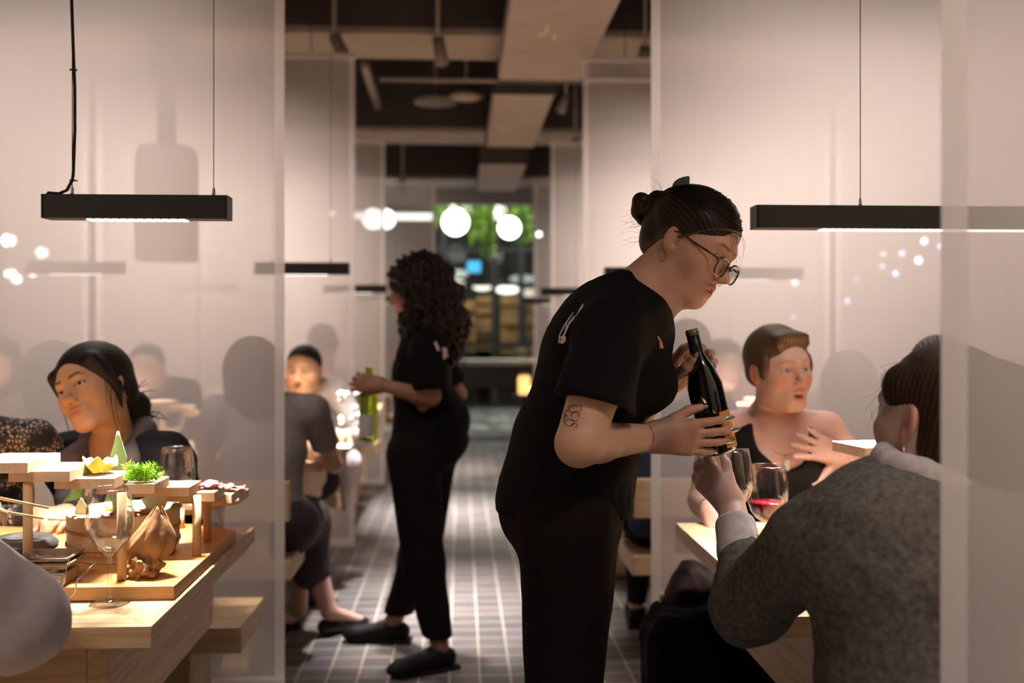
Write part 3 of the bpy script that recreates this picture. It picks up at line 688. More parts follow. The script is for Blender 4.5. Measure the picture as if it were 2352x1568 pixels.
# candle lantern and posy at the aisle end of the second left table
c = Vector((P(812,860,4.75).x-.02, 4.75, TZ))
t = thing('flower_vase', c, 'glass vase of white blossoms beside the bottle held by the far server', 'vase')
MB().lathe([(0,0),(.022,0),(.028,.03),(.018,.075),(.02,.09),(.0185,.09),(.0165,.075),(.026,.03),(0,.004)], c, 24).build('vase', GLASS, t, True)
fl = MB()
for i in range(16):
    fl.sphere(c+Vector((rr.uniform(-.045,.045), rr.uniform(-.04,.04), .12+rr.uniform(-.03,.13))), rr.uniform(.012,.02), 8, 6)
fl.build('blossoms', mat('white_petal', (.8,.78,.78), .6), t, True)
GRN = mat('green_bottle_glass', (.30,.40,.02), .02, trans=.85, ior=1.3)
bottle(P(845,1012,3.92), P(848,842,3.92), 'green wine bottle with a pale label held by the far server', GRN, None, mat('label_grey', (.45,.42,.40), .6), rad=.0375, labz=(.02,.11), face=(-.2,-1,0), span=1.9)
wine_glass(P(1690,1178,2.1)-Vector((0,0,.09)), 'tilted wine glass held up by the person in the grey sweater', tilt=Vector((-.02,.10,1)), H=.225)
# ---------------------------------------------------------------- implicit surfaces for bodies, hair and clothes
def A3(v): return np.array([v[0], v[1], v[2]], dtype=np.float64)
def frame(fwd, up):
    f = A3(fwd); f = f/np.linalg.norm(f); u = A3(up); u = u-f*f.dot(u); u = u/np.linalg.norm(u)
    return np.stack([np.cross(f, u), f, u], axis=1)      # columns: right, forward, up
I3 = np.eye(3)
class Sdf:
    def __init__(s): s.it = []
    def cone(s, a, b, ra, rb, k=.02, op='+'): s.it.append((op, 'c', A3(a), A3(b), ra, rb, k)); return s
    def ell(s, c, r, R=I3, k=.02, op='+'):
        r = np.array(r if hasattr(r, '__len__') else (r, r, r), dtype=float)
        s.it.append((op, 'e', A3(c), r, R, None, k)); return s
    def box(s, c, h, R=I3, rad=.005, k=.005, op='+'): s.it.append((op, 'b', A3(c), np.array(h, float), R, rad, k)); return s
    def cut(s, p, n, k=.002):                             # keep the side n points away from
        n = A3(n); n = n/np.linalg.norm(n); s.it.append(('&', 'p', A3(p), n, 0, 0, k)); return s
    def ext(s, o): s.it += o.it; return s
    def chain(s, pts, rs, k=.012):
        for i in range(len(pts)-1): s.cone(pts[i], pts[i+1], rs[i], rs[i+1], k)
        return s
    def bounds(s):
        lo = np.full(3, 1e9); hi = -lo
        for it in s.it:
            if it[0] != '+': continue
            l, h = s.bb(it); lo = np.minimum(lo, l); hi = np.maximum(hi, h)
        return lo, hi
    def bb(s, it):
        if it[1] == 'c':
            r = max(it[4], it[5]); return np.minimum(it[2], it[3])-r, np.maximum(it[2], it[3])+r
        r = np.sqrt(((it[4]*it[3][None, :])**2).sum(1)) if it[1] == 'e' else np.abs(it[4]*it[3][None, :]).sum(1)
        return it[2]-r, it[2]+r
    def field(s, lo, n, h):
        F = np.full(n, .5, dtype=np.float32)
        ax = [lo[i]+h*np.arange(n[i]) for i in range(3)]
        for it in s.it:
            k = it[6]
            if it[1] == 'p':
                sl = (slice(0, n[0]), slice(0, n[1]), slice(0, n[2]))
            else:
                l, g = s.bb(it); m = k+2.5*h
                i0 = np.clip(np.floor((l-m-lo)/h).astype(int), 0, n); i1 = np.clip(np.ceil((g+m-lo)/h).astype(int)+1, 0, n)
                if (i1 <= i0).any(): continue
                sl = tuple(slice(a, b) for a, b in zip(i0, i1))
            X = ax[0][sl[0]][:, None, None]; Y = ax[1][sl[1]][None, :, None]; Z = ax[2][sl[2]][None, None, :]
            if it[1] == 'p':
                c, nn = it[2], it[3]; d = (X-c[0])*nn[0]+(Y-c[1])*nn[1]+(Z-c[2])*nn[2]
            elif it[1] == 'c':
                a, b = it[2], it[3]; ba = b-a; L = max(ba.dot(ba), 1e-12)
                x = X-a[0]; y = Y-a[1]; z = Z-a[2]
                t = np.clip((x*ba[0]+y*ba[1]+z*ba[2])/L, 0, 1)
                d = np.sqrt((x-t*ba[0])**2+(y-t*ba[1])**2+(z-t*ba[2])**2)-(it[4]+t*(it[5]-it[4]))
            else:
                c, r, R = it[2], it[3], it[4]; x = X-c[0]; y = Y-c[1]; z = Z-c[2]
                q = [x*R[0, j]+y*R[1, j]+z*R[2, j] for j in range(3)]
                if it[1] == 'e':
                    k0 = np.sqrt((q[0]/r[0])**2+(q[1]/r[1])**2+(q[2]/r[2])**2)
                    k1 = np.sqrt((q[0]/r[0]**2)**2+(q[1]/r[1]**2)**2+(q[2]/r[2]**2)**2)+1e-9
                    d = k0*(k0-1)/k1
                else:
                    w = [np.abs(q[j])-(r[j]-it[5]) for j in range(3)]
                    d = np.sqrt(np.maximum(w[0], 0)**2+np.maximum(w[1], 0)**2+np.maximum(w[2], 0)**2)+np.minimum(np.maximum(np.maximum(w[0], w[1]), w[2]), 0)-it[5]
            B = F[sl]
            if it[0] == '+':
                hh = np.maximum(k-np.abs(B-d), 0)/k; F[sl] = np.minimum(B, d)-hh*hh*k*.25
            elif it[0] == '-':
                d = -d; hh = np.maximum(k-np.abs(B-d), 0)/k; F[sl] = np.maximum(B, d)+hh*hh*k*.25
            else:
                hh = np.maximum(k-np.abs(B-d), 0)/k; F[sl] = np.maximum(B, d)+hh*hh*k*.25
        return F
    def surf(s, h, lo=None, hi=None):
        l, g = s.bounds()
        lo = l-3*h-.012 if lo is None else A3(lo); hi = g+3*h+.012 if hi is None else A3(hi)
        n = np.ceil((hi-lo)/h).astype(int)+1
        F = s.field(lo, n, h)
        S = F < 0
        c8 = [S[i:n[0]-1+i, j:n[1]-1+j, k:n[2]-1+k] for i in (0, 1) for j in (0, 1) for k in (0, 1)]
        cnt = sum(c.astype(np.int8) for c in c8); act = (cnt > 0) & (cnt < 8)
        I = np.argwhere(act); idx = np.full(act.shape, -1, dtype=np.int64); idx[act] = np.arange(len(I))
        off = [(i, j, k) for i in (0, 1) for j in (0, 1) for k in (0, 1)]
        V8 = np.stack([F[I[:, 0]+o[0], I[:, 1]+o[1], I[:, 2]+o[2]] for o in off], 1).astype(np.float64)
        acc = np.zeros((len(I), 3)); num = np.zeros(len(I))
        for a in range(8):
            for b in range(a+1, 8):
                d = [off[b][q]-off[a][q] for q in range(3)]
                if sum(d) != 1 or min(d) < 0: continue
                fa, fb = V8[:, a], V8[:, b]; m = (fa < 0) != (fb < 0)
                t = np.where(m, fa/np.where(m, fa-fb, 1), 0)
                for q in range(3): acc[:, q] += np.where(m, off[a][q]+d[q]*t, 0)
                num += m
        v = lo+h*(I+acc/np.maximum(num, 1)[:, None])
        fs = []
        for a in range(3):
            b, c = (a+1) % 3, (a+2) % 3
            s0 = [slice(None)]*3; s1 = [slice(None)]*3; s0[a] = slice(0, n[a]-1); s1[a] = slice(1, n[a])
            A = S[tuple(s0)]; B = S[tuple(s1)]; ch = A != B
            w = np.argwhere(ch); w = w[(w[:, b] > 0) & (w[:, c] > 0) & (w[:, b] < n[b]-1) & (w[:, c] < n[c]-1)]
            def g(db, dc):
                q = w.copy(); q[:, b] += db; q[:, c] += dc; return idx[q[:, 0], q[:, 1], q[:, 2]]
            Q = np.stack([g(-1, -1), g(0, -1), g(0, 0), g(-1, 0)], 1)
            flip = ~A[w[:, 0], w[:, 1], w[:, 2]]; Q[flip] = Q[flip][:, ::-1]; fs.append(Q)
        f = np.concatenate(fs); f = f[(f >= 0).all(1)]
        return v, f
def normals(v, f):
    n = np.cross(v[f[:, 2]]-v[f[:, 0]], v[f[:, 3]]-v[f[:, 1]]); N = np.zeros_like(v)
    for j in range(4):
        for q in range(3): N[:, q] += np.bincount(f[:, j], n[:, q], len(v))
    return N/(np.linalg.norm(N, axis=1)[:, None]+1e-12)
def relax(v, f, it=1, k=.5):
    for _ in range(it):
        a = np.zeros_like(v); c = np.zeros(len(v))
        for j in range(4):
            for l in (1, 3):
                o = f[:, (j+l) % 4]
                for q in range(3): a[:, q] += np.bincount(f[:, j], v[o, q], len(v))
                c += np.bincount(f[:, j], None, len(v))
        v = v*(1-k)+k*a/np.maximum(c, 1)[:, None]
    return v
def folds(p, amp, f=14, seed=0.0, strx=(1, 1, .45)):
    """soft cloth creases"""
    x, y, z = p[:, 0]*strx[0]*f+seed, p[:, 1]*strx[1]*f+seed*1.7, p[:, 2]*strx[2]*f-seed
    w = np.sin(x*1.3+1.7*np.sin(y*.9+z*.6)+.6*seed)+.6*np.sin(y*1.9-1.3*np.sin(z*1.4+x*.5))+.45*np.sin(z*2.7+2*np.sin(x*.8+.7*y))
    w2 = np.sin(x*2.9+y*2.2+2*np.sin(z*2.1+x))
    return amp*(w*.5-.35*np.abs(w2))
def mesh_obj(name, v, f, m, parent, attrs=None, smooth=True):
    off = wloc(parent) if parent is not None else Vector((0, 0, 0))
    v = v-np.array(off)
    me = bpy.data.meshes.new(name)
    me.vertices.add(len(v)); me.vertices.foreach_set('co', v.astype(np.float32).ravel())
    nl = f.shape[1]
    me.loops.add(len(f)*nl); me.loops.foreach_set('vertex_index', f.astype(np.int32).ravel())
    me.polygons.add(len(f)); me.polygons.foreach_set('loop_start', np.arange(0, len(f)*nl, nl, dtype=np.int32))
    me.update(calc_edges=True); me.validate()
    if attrs:
        for k, a in attrs.items():
            q = me.attributes.new(k, 'FLOAT', 'POINT'); q.data.foreach_set('value', a.astype(np.float32))
    o = link_mesh(name, me, m, parent, smooth)
    return o
def merge(ms):
    vs, fs, n = [], [], 0
    for v, f in ms: vs.append(v); fs.append(f+n); n += len(v)
    return np.concatenate(vs), np.concatenate(fs)
# ---- skin, hair and cloth materials
def skin(name, col, lip, ruddy=None, rough=.45):
    m = bpy.data.materials.new(name); m.use_nodes = True; nt = m.node_tree; N = nt.nodes.new; L = nt.links.new
    b = nt.nodes['Principled BSDF']; b.inputs['Roughness'].default_value = rough; b.inputs['Specular IOR Level'].default_value = .4
    b.inputs['Subsurface Weight'].default_value = .25; b.inputs['Subsurface Radius'].default_value = (1,.35,.2); b.inputs['Subsurface Scale'].default_value = .01
    tc = N('ShaderNodeTexCoord'); n = N('ShaderNodeTexNoise'); n.inputs['Scale'].default_value = 25; n.inputs['Detail'].default_value = 6
    L(tc.outputs['Object'], n.inputs['Vector'])
    r = N('ShaderNodeValToRGB'); r.color_ramp.elements[0].position = .3; r.color_ramp.elements[1].position = .7
    r.color_ramp.elements[0].color = (col[0]*.93, col[1]*.86, col[2]*.84, 1); r.color_ramp.elements[1].color = (*col, 1); L(n.outputs['Fac'], r.inputs[0])
    prev = r.outputs[0]
    rd = ruddy or (col[0], col[1]*.62, col[2]*.55)
    for att, c in (('flush', rd), ('lip', lip), ('brow', (.03,.018,.012))):
        a = N('ShaderNodeAttribute'); a.attribute_name = att
        mx = N('ShaderNodeMix'); mx.data_type = 'RGBA'; mx.inputs[7].default_value = (*c, 1)
        L(a.outputs['Fac'], mx.inputs[0]); L(prev, mx.inputs[6]); prev = mx.outputs[2]
    L(prev, b.inputs['Base Color'])
    n2 = N('ShaderNodeTexNoise'); n2.inputs['Scale'].default_value = 450
    L(tc.outputs['Object'], n2.inputs['Vector']); bp = N('ShaderNodeBump'); bp.inputs['Strength'].default_value = .08; bp.inputs['Distance'].default_value = .001
    L(n2.outputs['Fac'], bp.inputs['Height']); L(bp.outputs['Normal'], b.inputs['Normal'])
    return m
def hairmat(name, col, hi, rough=.55):
    m = bpy.data.materials.new(name); m.use_nodes = True; nt = m.node_tree; N = nt.nodes.new; L = nt.links.new
    b = nt.nodes['Principled BSDF']; b.inputs['Roughness'].default_value = rough; b.inputs['Specular IOR Level'].default_value = .22
    a = N('ShaderNodeAttribute'); a.attribute_name = 'strand'
    r = N('ShaderNodeValToRGB'); r.color_ramp.elements[0].color = (*col, 1); r.color_ramp.elements[1].color = (*hi, 1); r.color_ramp.elements[0].position = .35
    L(a.outputs['Fac'], r.inputs[0]); L(r.outputs[0], b.inputs['Base Color'])
    return m
def clothmat(name, col, rough=.9, sheen=.0, weave=350, noise=.12, nscale=60):
    return mat(name, col, rough, sheen=sheen, spec=.15, noise=noise, nscale=nscale, bump=.25, bscale=weave)
SKIN_A = skin('skin_light_tan', (.74,.44,.30), (.46,.13,.10))
SKIN_B = skin('skin_brown', (.30,.15,.09), (.30,.09,.07))
SKIN_C = skin('skin_warm', (.70,.43,.29), (.50,.14,.12))
SKIN_D = skin('skin_ruddy', (.74,.46,.38), (.58,.18,.16), (.75,.24,.18))
SKIN_E = skin('skin_pale', (.72,.50,.42), (.55,.2,.18))
EYEW = mat('eye_white', (.75,.72,.68), .15)
# ---- head in its own frame: x right, y forward, z up, origin between the eyes' level and the ears
def head_prims(S, o, R, s=1.0, mouth=0.0, ears=True, face=True):
    o = A3(o)
    def W(x, y, z): return o+R@(np.array((x, y, z))*s)
    def E(c, r, k, op='+', RR=None): S.ell(W(*c), [q*s for q in r], R if RR is None else RR, k*s, op)
    def C(a, b, ra, rb, k, op='+'): S.cone(W(*a), W(*b), ra*s, rb*s, k*s, op)
    E((0,-.016,.034), (.076,.098,.083), .01)
    E((0,.020,.000), (.064,.066,.088), .03)
    E((0,.018,-.055), (.055,.060,.058), .03)
    E((0,.062,-.098), (.020,.018,.016), .03)
    for x in (-1, 1):
        E((x*.040,.050,-.026), (.024,.024,.020), .022)
        E((x*.040,.018,-.032), (.026,.044,.046), .03)
        C((x*.048,.005,-.078), (x*.018,.058,-.100), .014, .014, .03)
    C((-.034,.073,.021), (.034,.073,.021), .0115, .0115, .018)
    if face:
        for x in (-1, 1):
            E((x*.032,.096,-.001), (.019,.018,.0135), .014, '-')
            E((x*.032,.068,-.001), (.0165,.0165,.0135), .006)          # lids round the eyeball
        C((0,.082,.006), (0,.103,-.030), .0075, .0095, .012)
        E((0,.106,-.034), (.0105,.0105,.0095), .006)
        for x in (-1, 1): E((x*.0115,.095,-.038), (.0078,.010,.0075), .006)
        for x in (-1, 1): E((x*.0062,.099,-.047), (.0035,.006,.0035), .002, '-')
        E((0,.068,-.066), (.030,.021,.024), .018)
        mo = mouth*.5
        E((0,.0845,-.0605+mo*.2), (.0215,.0080,.0046), .004)
        E((0,.0830,-.0735-mo), (.0185,.0080,.0054), .004)
        if mouth: E((0,.093,-.067-mo*.4), (.0165+mouth*.2,.016,.002+mo*.8), .002, '-')
        else: E((0,.097,-.0672), (.022,.011,.0011), .001, '-')
        for x in (-1, 1):   # almond opening of the lids
            E((x*.032,.0875,-.0012), (.0142,.012,.0060), .0015, '-')
    if ears:
        for x in (-1, 1):
            a = x*.35; Re = R@np.array([[math.cos(a), -math.sin(a), 0], [math.sin(a), math.cos(a), 0], [0, 0, 1]])
            E((x*.077,-.014,-.006), (.0062,.0155,.0265), .006, '+', Re)
            E((x*.0845,-.009,-.004), (.0055,.0085,.017), .004, '-', Re)
            E((x*.077,-.006,-.029), (.0055,.008,.010), .004, '+', Re)
    return W
def face_attrs(v, o, R, s=1.0, mouth=0.0, brow=1.0, flush=.5):
    q = ((v-A3(o))@R)/s
    x, y, z = np.abs(q[:, 0]), q[:, 1], q[:, 2]; mo = mouth*.5
    lip = np.exp(-(((x/.021)**2+((z+.0605-mo*.2)/.0062)**2)**2))+np.exp(-(((x/.018)**2+((z+.0735+mo)/.0075)**2)**2))
    lip = np.clip(lip*1.2, 0, .75)*(y > .07)
    inner = (y > .055)*(y < .084)*(x < .017+mouth*.2)*(np.abs(z+.067+mo*.4) < .004+mo)
    lip = np.maximum(lip, inner*1.0)
    bz = .0235+.004*np.clip((x-.012)/.03, 0, 1)-.5*np.clip(x-.04, 0, 1)
    br = np.exp(-((z-bz)/.0042)**2)*np.clip((x-.010)/.006, 0, 1)*np.clip((.054-x)/.012, 0, 1)*(y > .04)*brow
    lash = np.exp(-((((x-.032)/.0150)**2+((z+.0005)/.0070)**2-1)/.35)**2)*(y > .066)*(y < .086)*(z > -.003)*.8*brow
    fl = flush*np.exp(-((x-.042)/.02)**2-((z+.03)/.018)**2)*(y > .02)+flush*.8*np.exp(-(x/.013)**2-((z+.034)/.012)**2)*(y > .09)+flush*1.3*(x > .078)*(np.abs(z) < .05)*(np.abs(y+.01) < .04)
    return {'lip': lip, 'brow': np.clip(np.maximum(br, lash), 0, 1), 'flush': np.clip(fl, 0, 1)}
def eyes(parent, o, R, s, iris=(.05,.03,.02), look=(0, 0)):
    o = A3(o); w = MB(); ir = MB(); g = MB()
    for x in (-1, 1):
        c = o+R@(np.array((x*.032,.0695,-.001))*s); w.sphere(c, .0128*s, 20, 14)
        d = R@np.array((look[0], 1, look[1])); d = d/np.linalg.norm(d)
        ir.lathe([(0,.0008*s),(.0035*s,.0006*s),(.0062*s,-.0006*s),(.0064*s,-.0022*s)], c+d*.0127*s, 18, d)
        g.lathe([(0,.0012*s),(.0026*s,.001*s),(.0026*s,-.001*s)], c+d*.0127*s, 14, d)
    e = w.build('eyeballs', EYEW, parent, True)
    ir.build('irises', mat('iris_%d' % int(iris[0]*1000+iris[2]*100), iris, .15), e, True)
    g.build('pupils', mat('pupil', (.004,.004,.004), .05), e, True)
def teeth(parent, o, R, s, mouth):
    o = A3(o); t = MB()
    for i in range(-3, 4):
        a = i*.0062; c = o+R@(np.array((a, .082-abs(i)*  .0012*abs(i)*.35, -.0655+mouth*.02))*s)
        t.obox(c, [R[:, 0], R[:, 1], R[:, 2]], [.0029*s, .002*s, .0042*s])
    t.build('teeth', mat('teeth', (.80,.76,.68), .2), parent, bevel=.0008)
# ---- hands
def hand(S, wr, d, n, thumb, L=.175, curl=(.5,.5,.5,.5), spread=.12, th=None, r=1.0, tips=None, fat=1.0):
    """wr wrist, d towards the fingers, n out of the palm, thumb +-1 side. returns fingertip list [(tip, dir, back)]"""
    d = A3(d)/np.linalg.norm(A3(d)); n = A3(n); n = n-d*n.dot(d); n = n/np.linalg.norm(n); s = np.cross(d, n)*thumb; w = A3(wr)
    k = L/.175; out = []
    offs = [.029, .0095, -.0095, -.0275]; lens = [.070, .078, .073, .057]; base = [.086, .090, .086, .079]
    for i in range(4):
        b = w+d*base[i]*k+s*offs[i]*k
        S.cone(w+d*.012*k+s*offs[i]*.62*k, b, .0155*r, .0115*r, .016)
        a = spread*(1.5-i)*.8
        f = d*math.cos(a)+s*math.sin(a); p = b; c = 0
        ph = [.47, .30, .23]; rr = [.0098, .0086, .0078, .0062]
        for j in range(3):
            c += curl[i]*(1.0 if j else .8)
            q = p+(f*math.cos(c)+n*math.sin(c))*lens[i]*ph[j]*k
            S.cone(p, q, rr[j]*r*(.9 if i == 3 else 1), rr[j+1]*r*(.9 if i == 3 else 1), .0035)
            if j == 2: out.append((q, (q-p)/np.linalg.norm(q-p), -(n*math.cos(c)-f*math.sin(c))))
            p = q
    S.cone(w+d*.02*k+s*.006*k, w+d*.05*k+s*.012*k, .017*r, .016*r, .02)
    ta, tb = th if th else (.7, .35)                  # thumb: opening angle, bend towards the palm
    p = w+d*.022*k+s*.020*k; f = d*math.cos(ta)+s*math.sin(ta); c = .25
    S.cone(w+d*.012*k+s*.01*k, p+f*.034*k+n*.012*k, .017*r, .0125*r, .012)
    p = p+f*.034*k+n*.012*k
    for j, (ln, r0, r1) in enumerate(((.032,.0118,.0102), (.027,.0102,.0078))):
        c += tb; g = d*math.cos(ta-.35*j)+s*math.sin(ta-.35*j)
        q = p+(g*math.cos(c)+n*math.sin(c))*ln*k; S.cone(p, q, r0*r, r1*r, .004)
        if j: out.append((q, (q-p)/np.linalg.norm(q-p), -(n*math.cos(c)-g*math.sin(c))))
        p = q
    return out
def nails(parent, tips, col, long=.004, name='fingernails', metal=0):
    for t, d, bk in tips:
        R = frame(d, bk); c = t+d*(.001+long*.5)+bk*.0045
        MB().sphere(c, (.0052, .0075+long, .0022), 12, 8, Matrix(R.tolist())).build('fingernail', mat('nail'+str(col[0]), col, .15 if metal else .45, metal), parent, True)
def ik(a, b, l1, l2, pole):
    a, b = A3(a), A3(b); d = b-a; D = np.linalg.norm(d); u = d/D
    D2 = min(D, (l1+l2)*.995); x = (l1*l1-l2*l2+D2*D2)/(2*D2); h = math.sqrt(max(l1*l1-x*x, 1e-6))
    p = A3(pole); p = p-u*u.dot(p); p = p/np.linalg.norm(p)
    return a+u*x+p*h
def arm(S, sh, el, wr, r=1.0, k=.015):
    sh, el, wr = A3(sh), A3(el), A3(wr)
    m = sh+(el-sh)*.45; S.cone(sh, m, .047*r, .043*r, .02); S.cone(m, el, .043*r, .037*r, k)
    q = el+(wr-el)*.28; S.cone(el, q, .037*r, .038*r, k); S.cone(q, wr, .038*r, .0245*r, k)
def torso(S, pel, chest, neck, Rp, Rc, w=1.0, off=0.0, belly=0.0, bust=.0):
    """pelvis centre, chest centre, neck base; Rp/Rc frames"""
    pel, chest, neck = A3(pel), A3(chest), A3(neck); o = off
    S.ell(pel, (.165*w+o, .118*w+o, .115+o), Rp, .03)
    wa = (pel*.5+chest*.5)
    S.ell(wa, (.130*w+o, .098*w+o+belly, .14+o), Rc, .05)
    S.ell(chest, (.148*w+o, .108*w+o, .150+o), Rc, .05)
    up = chest*.35+neck*.65
    S.ell(up, (.155*w+o, .075*w+o, .065+o), Rc, .05)
    if bust:
        for x in (-1, 1): S.ell(chest+Rc@np.array((x*.066*w, .085*w, .005)), (.060+o*.5, .050*bust+o*.5, .060+o*.5), Rc, .03)
# ---- hair shell
def ridge(v, o, R, pole, n=46, amp=.0022, seed=0, fine=97):
    """comb marks that run towards a pole (head frame); returns displacement and the strand value"""
    q = (v-A3(o))@R; p = np.array(pole, float); p = p/np.linalg.norm(p)
    a = np.cross(p, (0, 0, 1) if abs(p[2]) < .9 else (0, 1, 0)); a = a/np.linalg.norm(a); b = np.cross(p, a)
    c = q@p; phi = np.arctan2(q@b, q@a); rad = np.sqrt((q@a)**2+(q@b)**2)+1e-6
    phi = phi+.05*np.sin(c*14+seed)+.015*np.sin(c*40+phi*3)
    w = .5*np.sin(phi*n+seed)+.3*np.sin(phi*n*2.3+1.3*seed+c*9)+.12*np.sin(phi*fine+c*20)
    return amp*w*np.clip(rad/.03, 0, 1), np.clip(.5+.5*w, 0, 1)
def hair_obj(S, h, m, parent, o, R, pole, name='hair', n=46, amp=.0022, seed=0, wavy=0):
    v, f = S.surf(h); v = relax(v, f, 1, .4); N = normals(v, f)
    d, st = ridge(v, o, R, pole, n, amp, seed)
    if wavy: d = d+wavy*(np.sin(v[:, 2]*70+6*np.sin(v[:, 0]*30)+seed)*np.sin(v[:, 0]*85+v[:, 1]*60+3*np.sin(v[:, 2]*25))+.5*np.sin(v[:, 2]*160+v[:, 0]*120))
    return mesh_obj(name, v+N*d[:, None], f, m, parent, {'strand': st})
def strands(parent, m, starts, ends, r=.0005, sag=.02, n=8, seed=0, name='loose_strands'):
    rr = random.Random(seed); mb = MB()
    for a, b in zip(starts, ends):
        a, b = Vector(a), Vector(b); side = Vector((rr.uniform(-1,1), rr.uniform(-1,1), rr.uniform(-1,1)))*sag
        mb.tube([a.lerp(b, t)+side*math.sin(math.pi*t)+side.cross(b-a)*2*math.sin(2*math.pi*t) for t in [i/n for i in range(n+1)]], [r*(1-.7*i/n) for i in range(n+1)], 4)
    o = mb.build(name, m, parent, True); o['kind'] = 'stuff'; return o
def legs_sit(S, pel, R, knee_z=.50, fl=1.0, out=.10, off=0.0, foot=True, thigh=.42, turn=0.0, w=1.0):
    """thighs forward from the seat, shins down"""
    pel = A3(pel); res = []
    for x in (-1, 1):
        hip = pel+R@np.array((x*.085, .03, -.04)); kn = pel+R@np.array((x*out+turn, thigh, 0)); kn[2] = knee_z
        an = kn+R@np.array((x*.01, .02, 0)); an[2] = .09
        S.cone(hip, kn, .092*w+off, .060*w+off, .03); S.cone(kn, kn*.65+an*.35, .058*w+off, .056*w+off, .02); S.cone(kn*.65+an*.35, an, .056*w+off, .036*w+off, .02)
        res.append((kn, an))
    return res
def shoes_at(parent, ans, fw, m, L=.25, name='shoe', lace=None, fzs=None, sole=None):
    """low shoes: ankle points on the floor plane"""
    for i, a in enumerate(ans):
        f = A3(fw[i] if isinstance(fw, list) else fw); f = f/np.linalg.norm(f); a = A3(a); g = a.copy(); g[2] = 0
        R = frame(f, (0, 0, 1)); S = Sdf()
        S.cone(g+f*-.03+[0,0,.045], g+f*.03+[0,0,.052], .038, .040, .02)
        S.cone(g+f*.03+[0,0,.046], g+f*(L-.10)+[0,0,.032], .040, .034, .02)
        S.ell(g+f*(L-.105)+[0,0,.030], (.044,.065,.030), R, .02)
        S.ell(g+f*-.0+[0,0,.098], (.030,.042,.02), R, .01, '-')
        S.cut(g+np.array([0,0,.004]), (0,0,-1))
        v, fc = S.surf(.005); sh = mesh_obj(name, v, fc, m, parent)
        T = Sdf(); T.box(g+f*(L*.5-.075)+[0,0,.008], (.042, L*.5, .009), R, .008); T.cut(g+np.array([0,0,.0005]), (0,0,-1))
        v, fc = T.surf(.006); mesh_obj('sole', v, fc, sole or m, sh)
        if lace:
            mb = MB()
            for q in range(3):
                c = g+f*(.035+.022*q)+np.array([0,0,.094-.012*q]); r_ = R[:, 0]
                mb.tube([c-r_*.022-np.array([0,0,.006]), c, c+r_*.022-np.array([0,0,.006])], .0022, 6)
            for sg in (-1, 1): mb.tube([g+f*.03+[0,0,.098], g+f*.03+R[:, 0]*sg*.02+[0,0,.112], g+f*.035+R[:, 0]*sg*.03+[0,0,.096]], .0022, 6)
            mb.build('laces', lace, sh, True)
def garment(S, h, m, parent, name, amp=.004, f=14, seed=0.0, strx=(1,1,.45), relaxn=1):
    v, fc = S.surf(h); v = relax(v, fc, relaxn, .5); N = normals(v, fc)
    d = folds(v, amp, f, seed, strx)+folds(v, amp*.35, f*2.6, seed+2, strx)
    return mesh_obj(name, v+N*d[:, None], fc, m, parent)
# ---------------------------------------------------------------- one continuous skin with finer regions round head and hands
def skin_mesh(S, base_h, regions, m, parent, attr=None, name='body'):
    ms = []
    v, f = S.surf(base_h); v = relax(v, f, 1, .35)
    keep = np.ones(len(f), bool)
    for lo, hi, h in regions:
        lo, hi = A3(lo), A3(hi); ins = ((v > lo+base_h*.5) & (v < hi-base_h*.5)).all(1); keep &= ~ins[f].all(1)
    ms.append((v, f[keep]))
    for lo, hi, h in regions:
        v2, f2 = S.surf(h, lo, hi)
        if len(f2): ms.append((relax(v2, f2, 1, .25), f2))
    v, f = merge(ms)
    at = attr(v) if attr else {'lip': np.zeros(len(v)), 'brow': np.zeros(len(v)), 'flush': np.zeros(len(v))}
    return mesh_obj(name, v, f, m, parent, at)
def hbox(o, r=.13, dz=0): o = A3(o); return o-r, o+r+np.array((0, 0, dz))
def hair_sdf(style, o, R, s=1.0, cfg=None):
    S = Sdf(); o = A3(o)
    def W(x, y, z): return o+R@(np.array((x, y, z))*s)
    def E(c, r, k=.015, op='+'): S.ell(W(*c), [q*s for q in r], R, k*s, op)
    def C(a, b, ra, rb, k=.015, op='+'): S.cone(W(*a), W(*b), ra*s, rb*s, k*s, op)
    if style == 'short':
        E((0,-.020,.042), (.084,.106,.090)); E((0,-.06,-.01), (.066,.058,.050))
        E((0,.125,-.035), (.082,.10,.112), .008, '-')
        for x in (-1, 1):
            E((x*.095,.028,-.045), (.05,.032,.055), .006, '-'); E((x*.09,-.012,-.018), (.026,.024,.036), .006, '-')
            E((x*.074,.030,.010), (.012,.022,.036), .01)
        E((-.005,.060,.092), (.055,.030,.016), .02)
    elif style == 'tight':          # pulled straight back
        E((0,-.020,.040), (.080,.102,.085)); E((0,-.068,-.012), (.058,.045,.048))
        E((0,.112,-.036), (.078,.085,.112), .008, '-')
        for x in (-1, 1):
            E((x*.095,.022,-.050), (.05,.034,.055), .006, '-'); E((x*.09,-.012,-.018), (.026,.024,.034), .006, '-')
    elif style == 'bob':
        E((0,-.022,.038), (.090,.110,.092))
        C((0,-.06,-.0), (0,-.06,-.09), .085, .075, .03)
        for x in (-1, 1): C((x*.07,-.005,.02), (x*.072,.0,-.09), .028, .022, .02)
        E((0,.118,-.045), (.072,.092,.125), .008, '-')
    elif style == 'long':
        E((0,-.022,.038), (.090,.110,.092))
        C((0,-.06,-.0), (0,-.085,-.26), .090, .075, .03)
        for x in (-1, 1): C((x*.07,-.015,.02), (x*.085,-.01,-.20), .030, .025, .02)
        E((0,.118,-.045), (.072,.092,.125), .008, '-')
    return S, W, E, C
def pole(style): return (0, -1, .25) if style in ('tight',) else (0, -.45, 1)
HAIR_BLK = hairmat('hair_black', (.006,.004,.003), (.022,.014,.010))
HAIR_BRN = hairmat('hair_brown', (.020,.011,.006), (.075,.042,.022))
